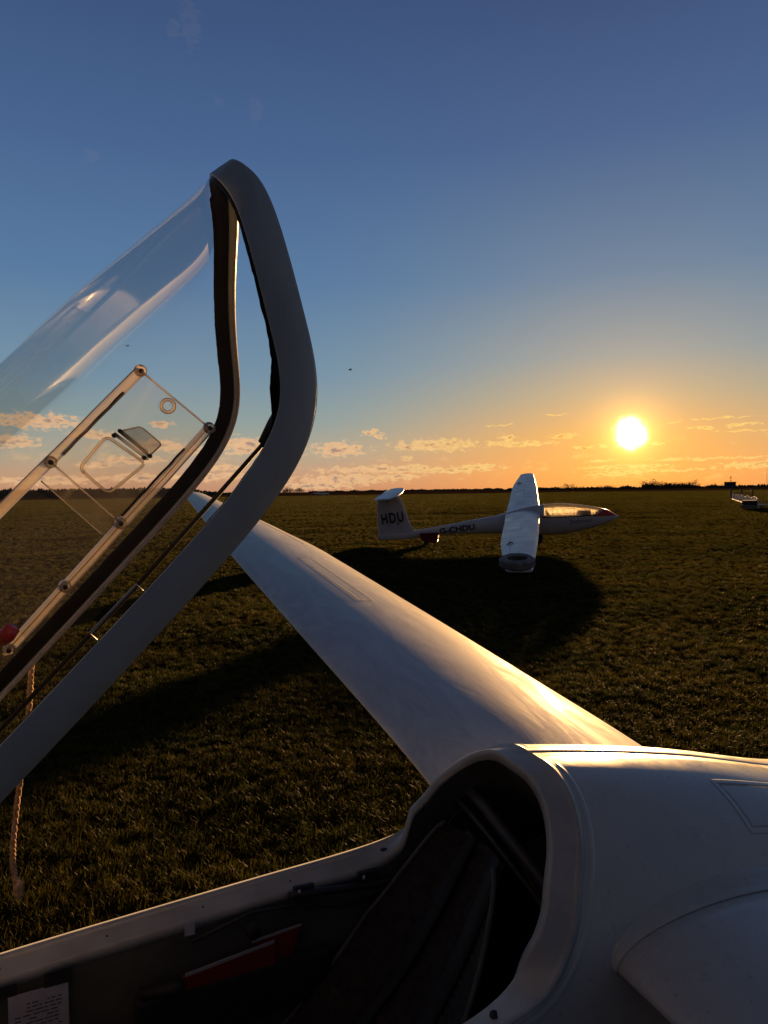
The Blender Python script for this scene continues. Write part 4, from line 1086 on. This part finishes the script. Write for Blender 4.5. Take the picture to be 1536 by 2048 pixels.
# ================================================================== BACKGROUND
# distant low plateau strips at the horizon (fields, hedges)
def polar(az_, d): return V((d * sin(radians(az_)), d * cos(radians(az_)), 0))
def tree_mesh(h, wd, rnd, leaves=260, bare=False):
    parts = []; br = []
    parts.append(tube([(0, 0, 0), (rnd.uniform(-.02, .02) * h, 0, h * .3), (rnd.uniform(-.04, .04) * h, rnd.uniform(-.04, .04) * h, h * .62)], [h * .028, h * .02, h * .009], 6))
    tips = []
    for i in range(11):
        z0 = h * rnd.uniform(.22, .6); a = rnd.uniform(0, 2 * pi); L_ = wd * rnd.uniform(.3, .55); zz = z0 + h * rnd.uniform(.12, .38)
        tip = V((cos(a) * L_, sin(a) * L_, min(zz, h * .95))); parts.append(tube([(0, 0, z0), (cos(a) * L_ * .45, sin(a) * L_ * .45, z0 + (tip.z - z0) * .6), tip], [h * .011, h * .007, h * .003], 4)); tips.append(tip)
    lv, lf = [], []
    for i in range(leaves):
        tpt = rnd.choice(tips); p = tpt * rnd.uniform(.55, 1.05) + V((rnd.gauss(0, wd * .09), rnd.gauss(0, wd * .09), rnd.gauss(0, h * .07)))
        p.z = min(max(p.z, h * .2), h); r = h * rnd.uniform(.016, .04) * (.6 if bare else 1)
        u_ = V((rnd.gauss(0, 1), rnd.gauss(0, 1), rnd.gauss(0, 1))).normalized(); w_ = u_.orthogonal().normalized(); b0 = len(lv)
        lv += [p - u_ * r, p + w_ * r * .7, p + u_ * r, p - w_ * r * .7]; lf.append((b0, b0 + 1, b0 + 2, b0 + 3))
    return join_data(parts), (lv, lf)
rnd = random.Random(11)
TREES = []
for i in range(5):
    (tv_, tf_), (lv, lf) = tree_mesh(1.0, .75, rnd, 420 if i < 3 else 260, i >= 3)
    mt = bpy.data.meshes.new('trunk'); mt.from_pydata([tuple(p) for p in tv_], [], tf_); mt.materials.append(MATS['bark'])
    ml = bpy.data.meshes.new('crown'); ml.from_pydata([tuple(p) for p in lv], [], lf); ml.materials.append(MATS['bush_leaf'])
    TREES.append((mt, ml))
def tree(az_, d, h, wsc, label, group=None, kind_=None):
    e = empty('tree', label, 'tree', Matrix.Translation(polar(az_, d)) @ Matrix.Rotation(rnd.uniform(0, 6.28), 4, 'Z') @ Matrix.Diagonal((h * wsc, h * wsc, h, 1)), group)
    mt, ml = TREES[kind_ if kind_ is not None else rnd.randrange(5)]
    for nm_, me in (('trunk', mt), ('crown', ml)):
        o = bpy.data.objects.new(nm_, me); COL.objects.link(o); o.parent = e
    return e
# clump of bare trees left of the parked glider: az of px 565..610
for i in range(10):
    tree(-8.05 + .185 * i + rnd.uniform(-.05, .05), 620 + rnd.uniform(-20, 20), rnd.uniform(4.5, 7.2) * (.8 if i in (0, 9) else 1), 1.0,
         ('leftmost low tree of the clump on the horizon left of the parked glider' if i == 0 else 'rightmost low tree of the clump on the horizon left of the parked glider' if i == 9 else 'small bare tree inside the dense clump on the horizon left of the parked glider'), 'trees in the clump on the horizon', rnd.choice((0, 1, 2, 3)))
# hedge line trees on the right
for i in range(34):
    a_ = 9.5 + i * .50 + rnd.uniform(-.15, .15); hh = rnd.uniform(2.5, 5.0) + (4.0 if 19.5 < a_ < 23.6 else 0) + (2 if rnd.random() < .12 else 0)
    tree(a_, 720 + rnd.uniform(-40, 40), hh, rnd.uniform(1.2, 2.2), 'dark tree in the uneven row on the horizon below and right of the sun', 'trees along the right horizon')
# low far-off woodland and hedge masses
def wood(name, label, a0, a1, d, hfun, step=.09, seed=5, dens=3, lw=1.0):
    r2 = random.Random(seed); lv, lf = [], []
    a_ = a0
    while a_ < a1:
        hh = hfun(a_)
        for _ in range(dens):
            dd = d + r2.uniform(-25, 25); c = polar(a_ + r2.uniform(-step, step), dd)
            r = d * radians(step) * r2.uniform(.5, 1.0) * lw
            zt = hh * r2.uniform(.6, 1.0) * (1 + .25 * noise.noise(V((a_ * 6, 1, 1))))
            b0 = len(lv); k_ = 7
            lv.append(c + V((0, 0, zt)))
            for ring_, (zr_, rr_) in enumerate(((.82, .6), (.5, 1.0), (0, .9))):
                for q in range(k_):
                    an = 2 * pi * q / k_ + ring_ * .4; jr = rr_ * r * r2.uniform(.75, 1.2); lv.append(c + V((cos(an) * jr, sin(an) * jr, zt * zr_ * r2.uniform(.9, 1.08))))
            for q in range(k_): lf.append((b0, b0 + 1 + q, b0 + 1 + (q + 1) % k_))
            for ring_ in range(2):
                for q in range(k_): lf.append((b0 + 1 + ring_ * k_ + q, b0 + 1 + (ring_ + 1) * k_ + q, b0 + 1 + (ring_ + 1) * k_ + (q + 1) % k_, b0 + 1 + ring_ * k_ + (q + 1) % k_))
        a_ += step
    o = from_data(name, lv, lf, None, ('bush_leaf',), kind='stuff', smooth=False); tagt(o, label, 'wood'); return o
def hw_left(a): return 7.5 * max(0.25, min(1, (-12.5 - a) / 6 + .3)) + 1.2 * noise.noise(V((a * 2, 0, 0)))
wood('distant_wood', 'long dark wood on the horizon seen behind the raised canopy at left', -48, -9.0, 640, hw_left, .07, 5, 7, 2.2)
wood('distant_hedge', 'low hedge line on the horizon behind the parked glider', -6.0, 9.5, 1500, lambda a: 4.5 + 2.5 * noise.noise(V((a * 1.5, 3, 0))), .06, 6, 3)
wood('distant_hedge', 'uneven hedge line on the horizon under the sun', 9.5, 48, 760, lambda a: 3.0 + 2.6 * noise.noise(V((a * 1.3, 7, 0))) + (2.5 if 20 < a < 23.5 else 0), .10, 8, 3)
# control building with radar mount
bld = empty('building', 'small flat roofed dark building on the right horizon with aerial above', 'building', Matrix.Translation(polar(26.0, 560)) @ Matrix.Rotation(radians(-26), 4, 'Z') @ Matrix.Diagonal((.78, .78, .86, 1)))
v, f = box_data(0, 0, 2.2, 9.6, 7, 5.2); from_data('wall', v, f, bld, ('building_wall',), smooth=False)
v, f = box_data(0, 0, 5.05, 10.2, 7.6, .5); from_data('roof', v, f, bld, ('building_roof',), smooth=False)
for x in (-3.2, -1, 1.2, 3.4):
    v, f = box_data(x, -3.52, 3.4, 1.2, .08, 1.2); from_data('window', v, f, bld, ('cockpit_dark',), smooth=False)
v, f = join_data([tube([(.6, 0, 5.3), (.6, 0, 9.5)], .12, 6), box_data(.6, 0, 6.1, .9, .9, .7)]); from_data('aerial_mast', v, f, bld, ('dark_metal',))
v, f = join_data([box_data(.6 + dx_, 0, 8.7 + dz_, 1.5 if dx_ == 0 else .16, .2, .16 if dx_ == 0 else 1.9) for dx_, dz_ in ((0, .9), (0, 0), (0, -.9), (-.75, 0), (.75, 0), (0.0, .45))]); from_data('aerial_frame', v, f, bld, ('dark_metal',), smooth=False)
mast = empty('mast', 'thin tall mast standing on the horizon at the right edge', 'mast', Matrix.Translation(polar(28.35, 540)))
v, f = tube([(0, 0, 0), (0, 0, 13)], [.13, .07], 6); from_data('pole', v, f, mast, ('dark_metal',))
v, f = box_data(0, 0, .2, 1, 1, .4); from_data('footing', v, f, mast, ('building_wall',), smooth=False)
# row of white posts running away
row = empty('barrier', 'row of low white round topped posts joined by rails at the right edge', 'barrier')
Pn, Pf = V((25.9, 49.2, 0)), V((40.2, 82.0, 0))
mp = None
for i in range(15):
    f_ = (i / 14) ** 1.25; P = lin(Pn, Pf, f_)
    if mp is None:
        prof = [(.07, 0), (.07, .58), (.066, .66), (.05, .73), (.03, .765), (0.001, .775)]; vs = []
        for r, z in prof:
            for k in range(10): vs.append(V((r * cos(2 * pi * k / 10), r * sin(2 * pi * k / 10), z)))
        o_ = from_data('post', vs, grid_faces(6, 10, True), row, ('post_white',)); mp = o_
    else:
        o_ = mp.copy(); COL.objects.link(o_); o_.parent = row
    o_.location = P + V((0, 0, .02)); o_.scale = (1, 1, 1.0 + .12 * ((i * 7) % 3 - 1) * .5)
dr = (Pf - Pn)
for z in (.10,):
    v, f = tube([Pn + V((0, 0, z)), Pf + V((0, 0, z))], .035, 6); from_data('rail', v, f, row, ('trailer_panel',))
trl = empty('trailer', 'low dark flatbed trailer on the grass in front of the white posts', 'trailer', Matrix.Translation((25.75, 50.0, 0)) @ Matrix.Rotation(radians(-27), 4, 'Z'))
v, f = box_data(0, 0, .42, .92, 1.8, .30); from_data('side_board', v, f, trl, ('dark_metal',), smooth=False)
v, f = box_data(0, 0, .16, .96, 1.9, .20); from_data('chassis', v, f, trl, ('trailer_panel',), smooth=False)
for sx in (-.42, .42): wheel(trl, (sx, .2, .16), .16, .05)
v, f = tube([(0, .9, .2), (1.2, 1.6, .22), (3.0, 1.9, .3)], .06, 8); from_data('drawbar', v, f, trl, ('post_white',))
stand = empty('post_stand', 'dark three post stand with a cross bar behind the white posts', 'stand', Matrix.Translation(polar(26.75, 88)) @ Matrix.Rotation(radians(-27), 4, 'Z'))
for i in (-1, 0, 1):
    v, f = box_data(i * 1.05, 0, .62, .14, .14, 1.24); from_data('post', v, f, stand, ('dark_metal',), smooth=False)
    v, f = box_data(i * 1.05 - .14, -.04, 1.14, .12, .10, .16); from_data('lamp', v, f, stand, ('post_white',), smooth=False)
v, f = box_data(.1, 0, .80, 2.5, .08, .08); from_data('cross_bar', v, f, stand, ('dark_metal',), smooth=False)
# small aeroplane far off
pl = empty('aeroplane', 'small low wing aeroplane parked far off, left of the parked glider tail', 'aeroplane', Matrix.Translation(polar(-5.0, 240)) @ Matrix.Rotation(radians(5), 4, 'Z'))
vs = []
for x, zc, hh, ww in ((-3.0, 1.15, .12, .08), (-2, 1.05, .25, .2), (-.6, 1.0, .42, .42), (.6, 1.0, .50, .5), (1.6, .95, .42, .42), (2.3, .92, .32, .32), (2.5, .92, .1, .1)):
    for k in range(10): vs.append(V((x, ww * cos(2 * pi * k / 10), zc + hh * sin(2 * pi * k / 10))))
from_data('fuselage', vs, grid_faces(7, 10, True), pl, ('post_white',))
v, f = box_data(.5, 0, .78, 1.3, 8.4, .12); bevel(from_data('wing', v, f, pl, ('post_white',), smooth=False), .04)
v, f = box_data(-2.75, 0, 1.25, .7, 2.6, .07); from_data('tailplane', v, f, pl, ('post_white',), smooth=False)
from_data('fin', [V((-3.2, -.04, 1.2)), V((-2.3, -.04, 1.2)), V((-2.95, -.04, 2.0)), V((-3.3, -.04, 2.0)), V((-3.2, .04, 1.2)), V((-2.3, .04, 1.2)), V((-2.95, .04, 2.0)), V((-3.3, .04, 2.0))],
          [(0, 1, 2, 3), (7, 6, 5, 4), (0, 4, 5, 1), (1, 5, 6, 2), (2, 6, 7, 3), (3, 7, 4, 0)], pl, ('aircraft_blue',), smooth=False)
vs = []
for x, hh, ww in ((-.5, .05, .2), (-.1, .5, .36), (.7, .55, .38), (1.3, .05, .3)):
    for k in range(8): vs.append(V((x, ww * cos(pi * k / 7), 1.3 + hh * sin(pi * k / 7))))
from_data('canopy', vs, grid_faces(4, 8), pl, ('cockpit_dark',))
for (x, y) in ((1.9, 0), (.1, -1.1), (.1, 1.1)):
    wheel(pl, (x, y, .19), .19, .07)
    v, f = tube([(x, y, .2), (x, y * .9, .75)], .04, 6); from_data('gear_leg', v, f, pl, ('dark_metal',))
# birds
def bird(loc, sz, rz, label):
    e = empty('bird', label, 'bird', Matrix.Translation(loc) @ Matrix.Rotation(rz, 4, 'Z') @ Matrix.Diagonal((sz, sz, sz, 1)))
    v, f = tube([(-.5, 0, 0), (-.2, 0, .02), (.2, 0, .03), (.42, 0, .02), (.5, 0, 0)], [.03, .09, .12, .07, .02], 8); from_data('body', v, f, e, ('bird_dark',))
    for s_ in (-1, 1):
        P = [V((.15, s_ * .08, .06)), V((-.12, s_ * .08, .05)), V((.12, s_ * .55, .28)), V((-.12, s_ * .5, .26)), V((-.05, s_ * 1.05, .12)), V((-.15, s_ * .9, .13))]
        P2 = [p + V((0, 0, .015)) for p in P]
        from_data('wing', P + P2, [(0, 1, 3, 2), (2, 3, 5, 4), (6, 8, 9, 7), (8, 10, 11, 9), (0, 2, 8, 6), (2, 4, 10, 8), (1, 7, 9, 3), (3, 9, 11, 5), (4, 5, 11, 10), (0, 6, 7, 1)], e, ('bird_dark',), smooth=False)
bird(V((-4.0, 90, 1.6 + 15.3)), .55, .4, 'tiny dark bird in the open sky right of the canopy frame')
bird(V((-32.0, 90, 1.6 + 18.7)), .45, 1.0, 'tiny dark bird in the sky seen through the canopy acrylic')
